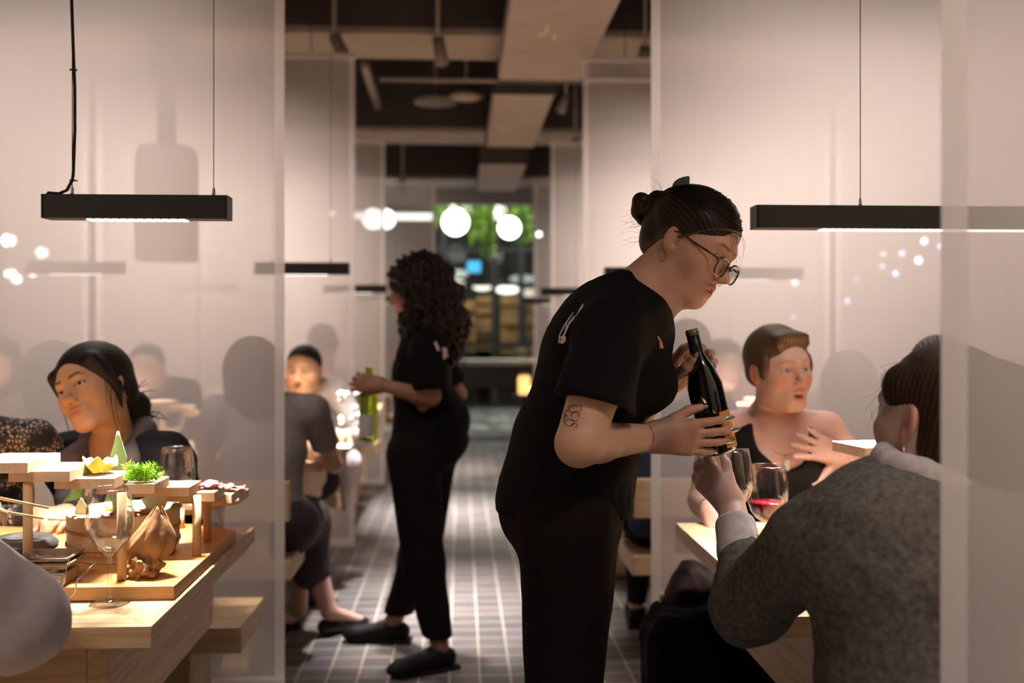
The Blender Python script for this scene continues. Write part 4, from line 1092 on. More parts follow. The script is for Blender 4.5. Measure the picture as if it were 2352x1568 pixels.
HAIR_LBR = hairmat('hair_light_brown', (.042,.024,.012), (.12,.070,.034))
TIGHTS = clothmat('dark_trousers', (.012,.011,.012))
def sitter(label, seat, face, head=None, headR=None, lean=.07, hs=1.0, sk=None, hm=None, style='short', top=None, sleeve='long', bottom=None, wrists=None,
           h=.008, fine=None, mouth=0.0, w=1.0, knees=.50, group=None, curl=.45, iris=(.05,.03,.02), bust=0, neckcut=True, legs=True, looks=(0, 0), drop=0.0, brow=1.0, flush=.5, thigh=.42, hair=True, poles=None):
    """seated person; returns the pieces later details attach to"""
    fx = A3((face[0], face[1], 0)); fx /= np.linalg.norm(fx); up = np.array((0, 0, 1.0))
    pel = np.array((seat[0], seat[1], .555)); R0 = frame(fx, up)
    chest = pel+up*(.27-drop*.6)+fx*lean*.7; neck = pel+up*(.47-drop)+fx*lean*1.35
    if head is None: head = neck+up*.165+fx*(.035+lean*.3)
    head = A3(head)
    if headR is None: headR = frame((face[0], face[1], face[2] if len(face) > 2 else -.15), up)
    Rc = frame(fx-up*lean*1.2, up)
    t = thing('person', (seat[0], seat[1], 0), label, 'person', group)
    sk = sk or SKIN_E; top = top or TIGHTS; bottom = bottom or TIGHTS; hm = hm or HAIR_BRN
    S = Sdf(); head_prims(S, head, headR, hs, mouth, face=bool(fine))
    nb = neck+up*.02
    S.cone(head+headR@np.array((0,-.035,-.045))*hs, nb, .050*hs, .056, .03)
    torso(S, pel, chest, neck, R0, Rc, w*.93, -.012, bust=bust)
    Gt = Sdf(); torso(Gt, pel, chest, neck, R0, Rc, w, .004, bust=bust)
    Gt.cut(pel-up*.06, (0, 0, -1), .01)
    hands = []; tips = []
    for i, sx in enumerate((-1, 1)):
        sh = neck+Rc@np.array((sx*.165*w, -.01, -.045))
        wr = wrists[i] if wrists is not None else pel+R0@np.array((sx*.14, .40, .235))
        wr = A3(wr[:3]) if len(wr) <= 3 else A3(wr[:3])
        S.cone(neck, sh, .042, .045, .03)
        el = ik(sh, wr, .285, .245, Rc@np.array((sx*.8, -.35, -1)))
        S_arm = S; arm(S, sh, el, wr)
        dd = wr-el; dd = dd/np.linalg.norm(dd)*.6+fx*.4; nn = np.array((0, 0, -1.0))
        tips += hand(S, wr, dd, nn, sx*-1*(1), curl=(curl,)*4)
        Gt.cone(neck+Rc@np.array((sx*.05,-.01,-.01)), sh, .045, .062, .03)
        if sleeve == 'long':
            Gt.cone(sh, el, .062, .052, .025); Gt.cone(el, el*.12+wr*.88, .052, .036, .02)
        elif sleeve == 'short':
            m = sh*.4+el*.6; Gt.cone(sh, m, .064, .060, .025)
            u = (el-sh)/np.linalg.norm(el-sh); Gt.ell(m+u*.05, (.085,.085,.05), frame(np.cross(u, (.3,.2,.9)), u), .004, '-')
        hands.append((sh, el, wr))
    if neckcut == 2: Gt.ell(neck*.62+chest*.38+fx*.11+up*.03, (.080,.10,.115), frame(fx, up), .012, '-')
    if neckcut: Gt.ell(neck+up*.065+fx*.035, (.068,.068,.062), frame(fx, up), .01, '-')
    la = legs_sit(S, pel, R0, knees, w=.9, thigh=thigh)
    if legs:
        B = Sdf(); B.ell(pel-up*.01, (.178*w,.128,.105), R0, .03); legs_sit(B, pel, R0, knees, off=.006, thigh=thigh); B.cut((0, 0, .10), (0, 0, -1))
        garment(B, max(h, .009), bottom, t, 'trousers', .004, 12, 1.0)
        shoes_at(t, [a for k, a in la], fx, mat('shoe_black', (.006,.006,.006), .6, spec=.2))
    garment(Gt, h, top, t, 'top', .004, 13, seat[0]*3)
    reg = []
    if fine: reg = [(*hbox(head, .135*hs), fine)]
    at = (lambda v: face_attrs(v, head, headR, hs, mouth, brow, flush))
    skin_mesh(S, h, reg+[(w_[2]-.14, w_[2]+.14, .0035) for w_ in hands] if fine and fine < .003 else reg, sk, t, at)
    if fine: eyes(t, head, headR, hs, iris, looks)
    if fine and mouth: teeth(t, head, headR, hs, mouth)
    out = dict(t=t, head=head, R=headR, hands=hands, neck=neck, chest=chest, pel=pel, Rc=Rc, R0=R0, s=hs)
    if hair:
        H, Wf, E, C = hair_sdf(style, head, headR, hs)
        hair_obj(H, max(h*.6, .0035) if not fine else .003, hm, t, head, headR, poles or pole(style), seed=seat[0])
    return out
# ================================================================ the server with the red wine bottle
def build_server():
    t = thing('person', P(1290, 1400, 2.03)*1.0, 'server in black T-shirt and glasses leaning forward holding a dark wine bottle', 'person')
    t.location.z = 0
    s = .955; o = A3(P(1590, 567, 2.055)); R = frame((.68,-.60,-.42), (.40,-.05,.9))
    def W(x, y, z): return o+R@(np.array((x, y, z))*s)
    neck = A3(P(1448, 690, 2.04)); chest = A3(P(1382, 850, 2.04)); pel = A3(P(1288, 1170, 2.04)); waist = A3(P(1325, 1010, 2.04))
    Rc = frame((.86,0,-.5), (.5,0,.86)); Rn = frame((.8,0,-.6), (.6,0,.8)); Rp = frame((1,0,-.08), (0,0,1))
    S = Sdf(); head_prims(S, o, R, s, .007)
    S.cone(W(0,-.030,-.050), neck, .050, .058, .03); S.cone(W(0,.0,-.06), A3(P(1500, 715, 2.03)), .036, .045, .03)
    S.ell(chest, (.140,.095,.15), Rc, .04); S.ell(waist, (.12,.095,.15), Rp, .05); S.ell(pel, (.155,.12,.11), Rp, .04)
    # near (right) arm
    shR, elR, wrR = A3(P(1408, 760, 1.875)), A3(P(1330, 1018, 1.80)), A3(P(1492, 1004, 1.965))
    S.cone(neck, shR, .045, .05, .03)
    m = (shR+elR)/2; S.cone(shR, m, .050, .048, .02); S.cone(m, elR, .048, .043, .015)
    q = elR*.72+wrR*.28; S.cone(elR, q, .041, .039, .012); S.cone(q, wrR, .0375, .0255, .012)
    d = A3(P(1668, 1006, 1.945))-wrR; d /= np.linalg.norm(d)
    tipsR = hand(S, wrR, d, (0.05,.97,.22), 1, L=.172, curl=(.13,.15,.17,.20), spread=.10, th=(.50,.05))
    # far (left) arm
    shL, elL, wrL = A3(P(1462, 770, 2.20)), A3(P(1432, 985, 2.26)), A3(P(1522, 884, 2.085))
    S.cone(neck, shL, .045, .05, .03); S.cone(shL, elL, .048, .038, .02)
    q = elL*.7+wrL*.3; S.cone(elL, q, .037, .037, .012); S.cone(q, wrL, .037, .025, .012)
    dL = np.array((.80,.06,.55)); nL = np.array((.16,-.97,-.12))
    tipsL = hand(S, wrL, dL, nL, -1, L=.165, curl=(.85,.8,.78,.8), spread=.10, th=(.5,.2), r=.95, fat=1)[:4]
    th = [A3(P(1538, 880, 2.065)), A3(P(1562, 855, 2.02)), A3(P(1578, 842, 1.985)), A3(P(1592, 822, 1.968))]
    S.chain(th, [.016,.0125,.0105,.008], .008)
    tl = th[3]-th[2]; tl /= np.linalg.norm(tl); tipsL.append((th[3], tl, np.array((-.1,-1,.1))))
    # legs
    legsd = []
    for Y, dx in ((1.95, 0), (2.13, 12)):
        hip = A3(P(1303+dx, 1215, Y)); kn = A3(P(1288+dx, 1655, Y)); an = A3((kn[0]-.02, Y, .09))
        legsd.append((hip, kn, an)); S.cone(hip, kn, .085, .052, .03); S.cone(kn, an, .05, .036, .02)
    at = lambda v: face_attrs(v, o, R, s, .007, .8, .10)
    body = skin_mesh(S, .007, [(*hbox(o, .14), .0019), (A3(P(1300, 1070, 1.76))-[.07,.02,.0], A3(P(1520, 880, 2.06)), .003),
                        (A3(P(1520, 1068, 1.83)), A3(P(1690, 915, 2.035)), .0019),
                        (A3(P(1495, 912, 2.04))-[0,.16,0], A3(P(1660, 780, 2.20)), .0022)], SKIN_A, t, at)
    eyes(t, o, R, s, (.06,.03,.015), (-.1,-.55)); teeth(t, o, R, s, .007)
    nc = (.42,.44,.40)
    nails(t, tipsR, nc, .006, metal=.75); nails(t, tipsL, nc, .006, metal=.75)
    # shirt
    K = clothmat('server_tee', (.0055,.005,.0052), .9, 0)
    G = Sdf()
    G.ell(chest, (.160,.128,.165), Rc, .05); G.ell(A3(P(1448, 735, 2.04)), (.165,.075,.075), Rn, .06)
    G.ell(A3(P(1350, 745, 2.04)), (.13,.06,.10), Rc, .06)
    for y in (1.965, 2.115): G.ell(A3(P(1478, 880, y)), (.062,.070,.062), Rc, .04)
    G.ell(waist, (.160,.125,.150), Rp, .04); G.ell(A3(P(1275, 985, 2.04)), (.13,.072,.055), Rp, .025)
    G.cone(A3(P(1322, 1050, 2.04)), A3(P(1308, 1180, 2.04)), .135, .138, .04)
    G.ell(A3(P(1245, 1160, 2.04)), (.14,.082,.12), Rp, .05)
    G.cone(neck, shR, .055, .068, .04); G.cone(neck, shL, .055, .068, .04)
    smR = shR*.40+elR*.60; u = (elR-shR)/np.linalg.norm(elR-shR)
    G.cone(shR, shR*.72+elR*.28, .068, .066, .03); G.cone(shL, shL*.45+elL*.55, .068, .064, .03)
    hem = A3(P(1375, 934, 1.84)); hn = np.array((-.27,u[1]*.6,-.95)); hn /= np.linalg.norm(hn)
    G.ell(A3(P(1492, 665, 2.045)), (.105,.055,.058), Rn, .015, '-')
    G.cut(A3(P(1290, 1175, 2.04)), (-.02,0,-1), .004)
    top = garment(G, .005, K, t, 't_shirt', .0065, 10, 3.0, (1,1,.8))
    SL = Sdf(); SL.cone(shR, smR+u*.06, .070, .074, .03); SL.cone(A3(P(1400, 850, 1.885)), A3(P(1428, 985, 1.865)), .048, .034, .03); SL.cut(hem, hn, .003); SL.cone(hem-hn*.03, hem+hn*.06, .045, .062, .006, '-')
    garment(SL, .005, K, top, 'sleeve', .004, 11, 3.0, (1,1,.8))
    # ribbed collar: a tube ring following the neckline
    # trousers
    B = Sdf(); B.ell(pel, (.165,.13,.12), Rp, .03)
    for hip, kn, an in legsd: B.cone(hip, kn, .100, .072, .03); B.cone(kn, an, .070, .052, .03)
    B.cut((0,0,.10), (0,0,-1))
    garment(B, .006, clothmat('server_trousers', (.009,.005,.005), .9, 0), t, 'trousers', .004, 12, 5.0)
    shoes_at(t, [a for _, _, a in legsd], (1,.05,0), mat('shoe_black', (.006,.006,.006), .6, spec=.2))
    # white brush strokes printed across the shoulder blades
    pr = MB(); v0 = [P(1326, 700, 1.99), P(1305, 727, 1.97), P(1290, 760, 1.96), P(1280, 795, 1.96)]
    # follow the garment surface
    tv = np.array([tuple(v.co) for v in top.data.vertices])+np.array(wloc(top)); tn = np.array([tuple(v.normal) for v in top.data.vertices])
    def onshirt(px, py, Y=1.98, front=True):
        p = A3(P(px, py, Y)); c0 = A3(cam.location); ray = p-c0; ray /= np.linalg.norm(ray)
        rel = tv-c0; tt = rel@ray; dist = np.linalg.norm(rel-tt[:, None]*ray, axis=1); ok = dist < .006
        if not ok.any(): ok = dist < dist.min()+.003
        i = np.where(ok)[0][np.argmin(tt[ok])]; return tv[i]+tn[i]*.0012, tn[i]
    def stroke(pts, wd, mb):
        ps = [onshirt(*p) for p in pts]
        for i in range(len(ps)-1):
            (a, na), (b, nb_) = ps[i], ps[i+1]; dd = b-a; L = np.linalg.norm(dd)
            if L < 1e-5: continue
            dd /= L; sd = np.cross(dd, na); sd /= np.linalg.norm(sd)+1e-9; w0, w1 = wd[i], wd[i+1]
            mb.add([a-sd*w0, a+sd*w0, b+sd*w1, b-sd*w1, a-sd*w0+na*.0006, a+sd*w0+na*.0006, b+sd*w1+nb_*.0006, b-sd*w1+nb_*.0006], [(0,1,2,3),(4,5,6,7),(0,1,5,4),(2,3,7,6),(1,2,6,5),(3,0,4,7)])
    wh = mat('print_white', (.75,.68,.60), .7)
    stroke([(1333,697),(1326,712),(1314,728),(1303,742),(1296,758),(1291,772)], [.004,.010,.006,.005,.003,.001], pr)
    stroke([(1312,716),(1300,733),(1290,750),(1283,768),(1279,785)], [.001,.0025,.002,.0015,.001], pr)
    stroke([(1293,768),(1290,778),(1287,788)], [.005,.011,.004], pr)
    pr.build('back_print', wh, top)
    ch = MB(); stroke([(1516,775),(1521,790),(1528,800)], [.001,.003,.002], ch); ch.build('chest_print', mat('print_yellow', (.75,.55,.25), .7), top)
    c2 = MB(); stroke([(1520,784),(1522,796)], [.003,.003], c2); c2.build('chest_print', mat('print_red', (.55,.14,.10), .7), top)
    # hair gathered into a bun
    H, Wf, E, C = hair_sdf('tight', o, R, s)
    E((0,-.020,.046), (.0835,.105,.086)); E((0,-.090,.010), (.052,.040,.050), .02); E((0,-.085,-.028), (.040,.030,.032), .02)
    E((0,.112,-.040), (.079,.085,.108), .002, '-')
    for x in (-1, 1): E((x*.098,.030,-.046), (.05,.036,.055), .006, '-'); E((x*.09,-.014,-.016), (.022,.020,.032), .004, '-')
    for a in range(7):   # coiled bun
        th_ = a*.9; C((.024*math.cos(th_),-.120-.005*a,.042+.024*math.sin(th_)), (.024*math.cos(th_+.9),-.125-.005*a,.042+.024*math.sin(th_+.9)), .021, .021, .005)
    hm = HAIR_BRN2 = hairmat('hair_dark_brown', (.009,.005,.004), (.045,.024,.014), .42)
    hair = hair_obj(H, .0026, hm, t, o, R, (0,-1,.35), n=60, amp=.0004, seed=2)
    rr = random.Random(4); st, en = [], []
    def hp(a, b, k=1.0):  # point on the head shell by angles
        return W(.086*k*math.cos(b)*math.sin(a), -.020+.109*k*math.cos(b)*math.cos(a), .044+.090*k*math.sin(b))
    mb = MB()
    for i in range(170):     # combed strands over the shell towards the bun
        a0 = rr.uniform(-1.5, 1.5); b0 = rr.uniform(.25, 1.25); pts = []
        for j in range(9):
            q = j/8; aa = a0*(1-q)+math.copysign(math.pi, a0 if abs(a0) > .01 else 1)*q; bb = b0*(1-q)+.12*q+.25*math.sin(math.pi*q)*(1.3-b0)
            pts.append(hp(aa, bb, 1.0+.012*math.sin(3*q+i)))
        mb.tube(pts, [.0009]*9, 4)
    mb.build('combed_strands', hm, hair, True)['kind'] = 'stuff'
    g = MB()
    for i in range(14):      # lighter front streak from the parting over the temple
        q0 = rr.uniform(0, 1); pts = []
        for j in range(9):
            q = j/8; x = .006+.0765*q**.75+.002*q0; y = .089-.088*q**1.7+.003*q0; z = .061+.008*q0-.062*q+.020*math.sin(math.pi*q)
            pts.append(W(x+.003*math.sin(i), y, z-.010*q0*q))
        g.tube(pts, [.0011-.0005*j/8 for j in range(9)], 4)
    g.build('light_streak', hairmat('hair_streak', (.12,.065,.03), (.24,.14,.07)), hair, True)
    st = [W(rr.uniform(-.04,.04), -.10-rr.uniform(0,.03), rr.uniform(-.03,.06)) for _ in range(42)]
    en = [p+R@np.array((rr.uniform(-.03,.03), -rr.uniform(.02,.07), rr.uniform(-.05,.05))) for p in st]
    for _ in range(9):
        p = W(rr.uniform(.0,.03), .082, .07); st.append(p); en.append(W(rr.uniform(-.01,.03), .118+rr.uniform(-.01,.012), rr.uniform(-.03,.02)))
    strands(hair, hm, st, en, .0004, .013, 8, 3)
    # claw clip
    cl = MB(); R_ = R
    for sx, yy, hh in ((1,-.070,.050), (-1,-.100,.045)):
        def pet(u, v, sx=sx, yy=yy, hh=hh):
            wv = math.sin(math.pi*min(1, .15+.85*v))**.7*(1-.25*v) if v < 1 else .0
            x = sx*(.014+.012*math.sin(math.pi*v)); return tuple(W(x, yy-.012+(u-.5)*.044*wv, .092+hh*v*1.0-.006))
        cl.sheet(pet, 6, 10)
    cl.build('claw_clip', mat('clip_green', (.10,.13,.095), .35, coat=.3), t, True, solid=.0035)
    # glasses
    gl = MB(); lens = MB(); dk = mat('tortoise', (.05,.022,.010), .18, noise=.7, nscale=90, coat=.5)
    for x in (-1, 1):
        ring = []
        for i in range(29):
            a = 2*math.pi*i/28; ca, sa = math.cos(a), math.sin(a)
            ring.append((x*.0335+.0255*math.copysign(abs(ca)**.75, ca), .101-.10*(abs(x*.0335+.0255*ca)-.02)**2*8, -.016+.0205*math.copysign(abs(sa)**.75, sa)))
        gl.tube([W(*p) for p in ring], .0019, 8)
        lens.add([W(x*.0335, .1015, -.016)]+[W(*p) for p in ring[:-1]], [(0, i+1, (i+1) % 28+1) for i in range(28)])
        gl.tube([W(x*.058,.096,-.004), W(x*.0655,.085,-.002), W(x*.074,.04,.003), W(x*.080,.0,.010), W(x*.080,-.018,.006), W(x*.076,-.03,-.008)], [.0025,.0024,.002,.0016,.0015,.0015], 8)
    gl.tube([W(-.0085,.104,-.012), W(-.004,.108,-.008), W(.004,.108,-.008), W(.0085,.104,-.012)], .0017, 8)
    go = gl.build('glasses', dk, t, True)
    lm = thin_glass('lens_glass', (.96,.95,.94), edge=.5)
    lens.build('lenses', lm, go, True)
    gold = mat('gold', (.75,.50,.22), .2, 1)
    e = MB(); e.tube([W(.0795,-.008+.007*math.cos(a), -.045+.009*math.sin(a)) for a in [i*.6 for i in range(11)]], .0010, 6)
    e.tube([W(.081,-.006,-.052), W(.081,-.006,-.062)], .0009, 6); e.build('hoop_earring', gold, t, True)
    e = MB(); e.tube([W(.0785,-.028+.004*math.cos(a), .008+.005*math.sin(a)) for a in [i*.7 for i in range(10)]], .0008, 6); e.build('ear_cuff', gold, t, True)
    e = MB(); e.tube([W(.001+.0045*math.cos(a), .101, -.048+.0045*math.sin(a)) for a in [math.pi+i*.35 for i in range(10)]], .0007, 6); e.build('nose_ring', STEEL, t, True)
    # bracelets, rings
    ax = (wrR-elR)/np.linalg.norm(wrR-elR); c = elR*.13+wrR*.87; R2 = frame(ax, (0,0,1))
    b = MB()
    ring = [c+R2[:, 0]*.0295*math.cos(a)+R2[:, 2]*.0305*math.sin(a)+ax*.006*math.sin(a+.5) for a in [i*2*math.pi/40 for i in range(41)]]
    for p in ring: b.sphere(p, .0014, 6, 4)
    b.tube(ring, .0007, 5); b.build('bracelet', gold, t, True)
    ax = (wrL-elL)/np.linalg.norm(wrL-elL); c = elL*.12+wrL*.88; R2 = frame(ax, (0,0,1))
    MB().tube([c+R2[:, 0]*.028*math.cos(a)+R2[:, 2]*.029*math.sin(a) for a in [i*.35 for i in range(19)]], .0013, 6).build('hair_tie', BLACKM, t, True)
    tx = (th[2]-th[1])/np.linalg.norm(th[2]-th[1]); R3 = frame(tx, (0,0,1)); c = th[1]*.6+th[2]*.4
    MB().tube([c+R3[:, 0]*.0125*math.cos(a)+R3[:, 2]*.0125*math.sin(a) for a in [i*.4 for i in range(17)]], .0009, 6).build('ring', gold, t, True)
    # line tattoo of a leafy curl on the near upper arm
    tat = MB(); bv = np.array([tuple(v.co) for v in body.data.vertices])+np.array(wloc(body)); bn = np.array([tuple(v.normal) for v in body.data.vertices]); c0 = A3(cam.location)
    def onskin(px, py):
        ray = A3(P(px, py, 1.8))-c0; ray /= np.linalg.norm(ray); rel = bv-c0; tt = rel@ray; dist = np.linalg.norm(rel-tt[:, None]*ray, axis=1)
        ok = dist < max(.004, dist.min()+.002); i = np.where(ok)[0][np.argmin(tt[ok])]; q = c0+ray*((bv[i]-c0)@bn[i])/(ray@bn[i]); return q+bn[i]*.0006
    for cx, cy, rx, ry, n0, ph in ((1318,938,13,9,5.5,.4),(1306,950,9,9,5.0,2),(1322,955,10,12,5.6,1),(1308,970,11,9,6.0,0),(1320,977,8,5,5.0,3),(1300,962,5,11,4.0,1.5),(1330,940,5,14,3.6,-1)):
        tat.tube([onskin(cx+rx*(1-.2*q)*math.cos(ph+n0*q), cy+ry*(1-.2*q)*math.sin(ph+n0*q)) for q in [i/18 for i in range(19)]], .0006, 5)
    tat.build('tattoo', mat('ink', (.05,.035,.035), .6), t, True)
    return t
SERVER = build_server()
# ================================================================ server farther down the aisle
def build_far_server():
    Y0 = 4.0
    def Q(px, py, dy=0): return A3(P(px, py, Y0+dy))
    t = thing('person', Vector((Q(960,1400)[0], Y0, 0)), 'server with long dark curly hair standing in the aisle holding a green bottle', 'person')
    o = Q(948, 662, .02); R = frame((-.92,.36,-.22), (-.2,.05,1)); s = 1.0
    neck = Q(985, 770, .02); chest = Q(968, 860); pel = Q(972, 1025); Rb = frame((-.9,.40,0), (0,0,1)); Rc = frame((-.9,.40,.1), (.06,0,1))
    S = Sdf(); head_prims(S, o, R, s); S.cone(o+R@np.array((0,-.035,-.045)), neck, .05, .056, .03)
    torso(S, pel, chest, neck, Rb, Rc, .9, -.012)
    shN, elN, wrN = Q(982, 800, -.15), Q(990, 912, -.17), Q(880, 885, -.10)
    shF, elF, wrF = Q(985, 800, .16), Q(1052, 905, .16), Q(960, 985, .20)
    S.cone(neck, shN, .045, .045, .03); S.cone(neck, shF, .045, .045, .03)
    arm(S, shN, elN, wrN, .95); arm(S, shF, elF, wrF, .95)
    hand(S, wrN, (-.8,-.05,.12), (.15,.9,-.1), 1, curl=(.75,.75,.75,.75), th=(.5,.4)); hand(S, wrF, (-.8,.2,-.2), (0,0,-1), -1)
    lg = []
    for x, kn, an in ((-1, Q(960,1290,.05), Q(905,1440,.17)), (1, Q(975,1290,-.13), Q(1010,1480,-.18))):
        hip = pel+Rb@np.array((x*.085*-1, 0, -.03)); an = A3((an[0], an[1], .09)); lg.append((hip, kn, an)); S.cone(hip, kn, .085, .052, .03); S.cone(kn, an, .050, .036, .02)
    skin_mesh(S, .007, [(*hbox(o, .14), .0035), (wrN-.13, wrN+.13, .0035)], SKIN_B, t, lambda v: face_attrs(v, o, R, s))
    eyes(t, o, R, s)
    K = MATS['server_tee']; G = Sdf()
    torso(G, pel, chest, neck, Rb, Rc, .98, .010); G.ell(Q(1000,965), (.15,.14,.13), Rb, .05)
    G.cut(Q(960,1015), (0,0,-1)); G.cone(neck, shN, .05, .066, .03); G.cone(neck, shF, .05, .066, .03)
    for a, b in ((shN, elN), (shF, elF)):
        u = (b-a)/np.linalg.norm(b-a); G.cone(a, a*.3+b*.7, .068, .072, .03); G.ell(a*.22+b*.78+u*.07, (.09,.09,.07), frame(np.cross(u, (0,1,.1)), u), .003, '-')
    G.ell(neck+[0,0,.06], (.065,.065,.05), Rb, .01, '-')
    top = garment(G, .007, K, t, 't_shirt', .005, 12, 7.0)
    B = Sdf(); B.ell(pel+[0,0,-.01], (.175,.13,.12), Rb, .03); B.ell(Q(1010,1010), (.12,.12,.10), Rb, .04)
    for hip, kn, an in lg: B.cone(hip, kn, .105, .085, .03); B.cone(kn, an*.92+kn*.08, .082, .055, .03)
    B.cut((0,0,.125), (0,0,-1)); garment(B, .008, MATS['server_trousers'], t, 'trousers', .005, 12, 2.0)
    shoes_at(t, [lg[0][2], lg[1][2]], [(-1,.10,0), (-.86,-.45,0)], mat('shoe_black', (.006,.006,.006), .6, spec=.2), .26, 'shoe', mat('lace_grey', (.10,.10,.10), .6))
    H, W, E, C = hair_sdf('long', o, R, 1.0)
    E((0,-.05,.02), (.115,.125,.115)); E((0,-.09,-.08), (.135,.105,.12)); E((0,-.10,-.18), (.145,.10,.10)); E((.06,-.02,-.17), (.075,.075,.12)); E((-.05,-.0,-.17), (.07,.07,.11)); E((0,.128,-.03), (.085,.09,.12), .008, '-')
    hm = hairmat('hair_dark_curls', (.006,.004,.003), (.030,.015,.010), .5)
    hr = hair_obj(H, .005, hm, t, o, R, (0,-.3,1), n=30, amp=.004, seed=3, wavy=.010)
    rr = random.Random(9); mb = MB()
    for i in range(150):
        a = rr.uniform(1.3, 5.0); z0 = rr.uniform(-.30,.05); r0 = .115+rr.uniform(0,.03)+.02*(z0 < -.1)
        c = np.array((r0*math.cos(a+1.57), -.07+r0*.85*math.sin(a-1.57)*1, z0)); pts = []
        for j in range(12):
            q = j/11; pts.append(o+R@(c+np.array((.012*math.sin(9*q+i), .012*math.cos(9*q+i), -.09*q))*1.0))
        mb.tube(pts, [.0016-.0008*j/11 for j in range(12)], 4)
    mb.build('curls', hm, hr, True)
    tv = np.array([tuple(v.co) for v in top.data.vertices])+np.array(wloc(top)); tn = np.array([tuple(v.normal) for v in top.data.vertices]); c0 = A3(cam.location)
    def on_s(px, py):
        p = Q(px, py, -.1); ray = p-c0; ray /= np.linalg.norm(ray); rel = tv-c0; tt = rel@ray; dist = np.linalg.norm(rel-tt[:, None]*ray, axis=1)
        ok = dist < max(.012, dist.min()+.003); i = np.where(ok)[0][np.argmin(tt[ok])]; return tv[i]+tn[i]*.003
    mb = MB()
    for a in ([(1003,782),(1010,800),(1012,808)],[(1022,796),(1026,815),(1024,825)],[(1026,796),(1030,822)],[(1038,800),(1040,815),(1046,835),(1050,815),(1052,800)],[(1056,800),(1058,826)],[(1058,826),(1066,824)]):
        pts = [on_s(*q) for q in a]; mb.tube(pts, .0055, 6)
    mb.build('back_print', mat('print_white', (.75,.68,.60), .7), top)
    mb = MB(); mb.tube([on_s(*q) for q in ((893,798),(899,792),(905,800),(902,815),(892,825))], .004, 6); mb.build('chest_print', mat('print_yellow', (.75,.55,.25), .7), top)
    return t
build_far_server()
GOLD = mat('gold', (.75,.50,.22), .2, 1)
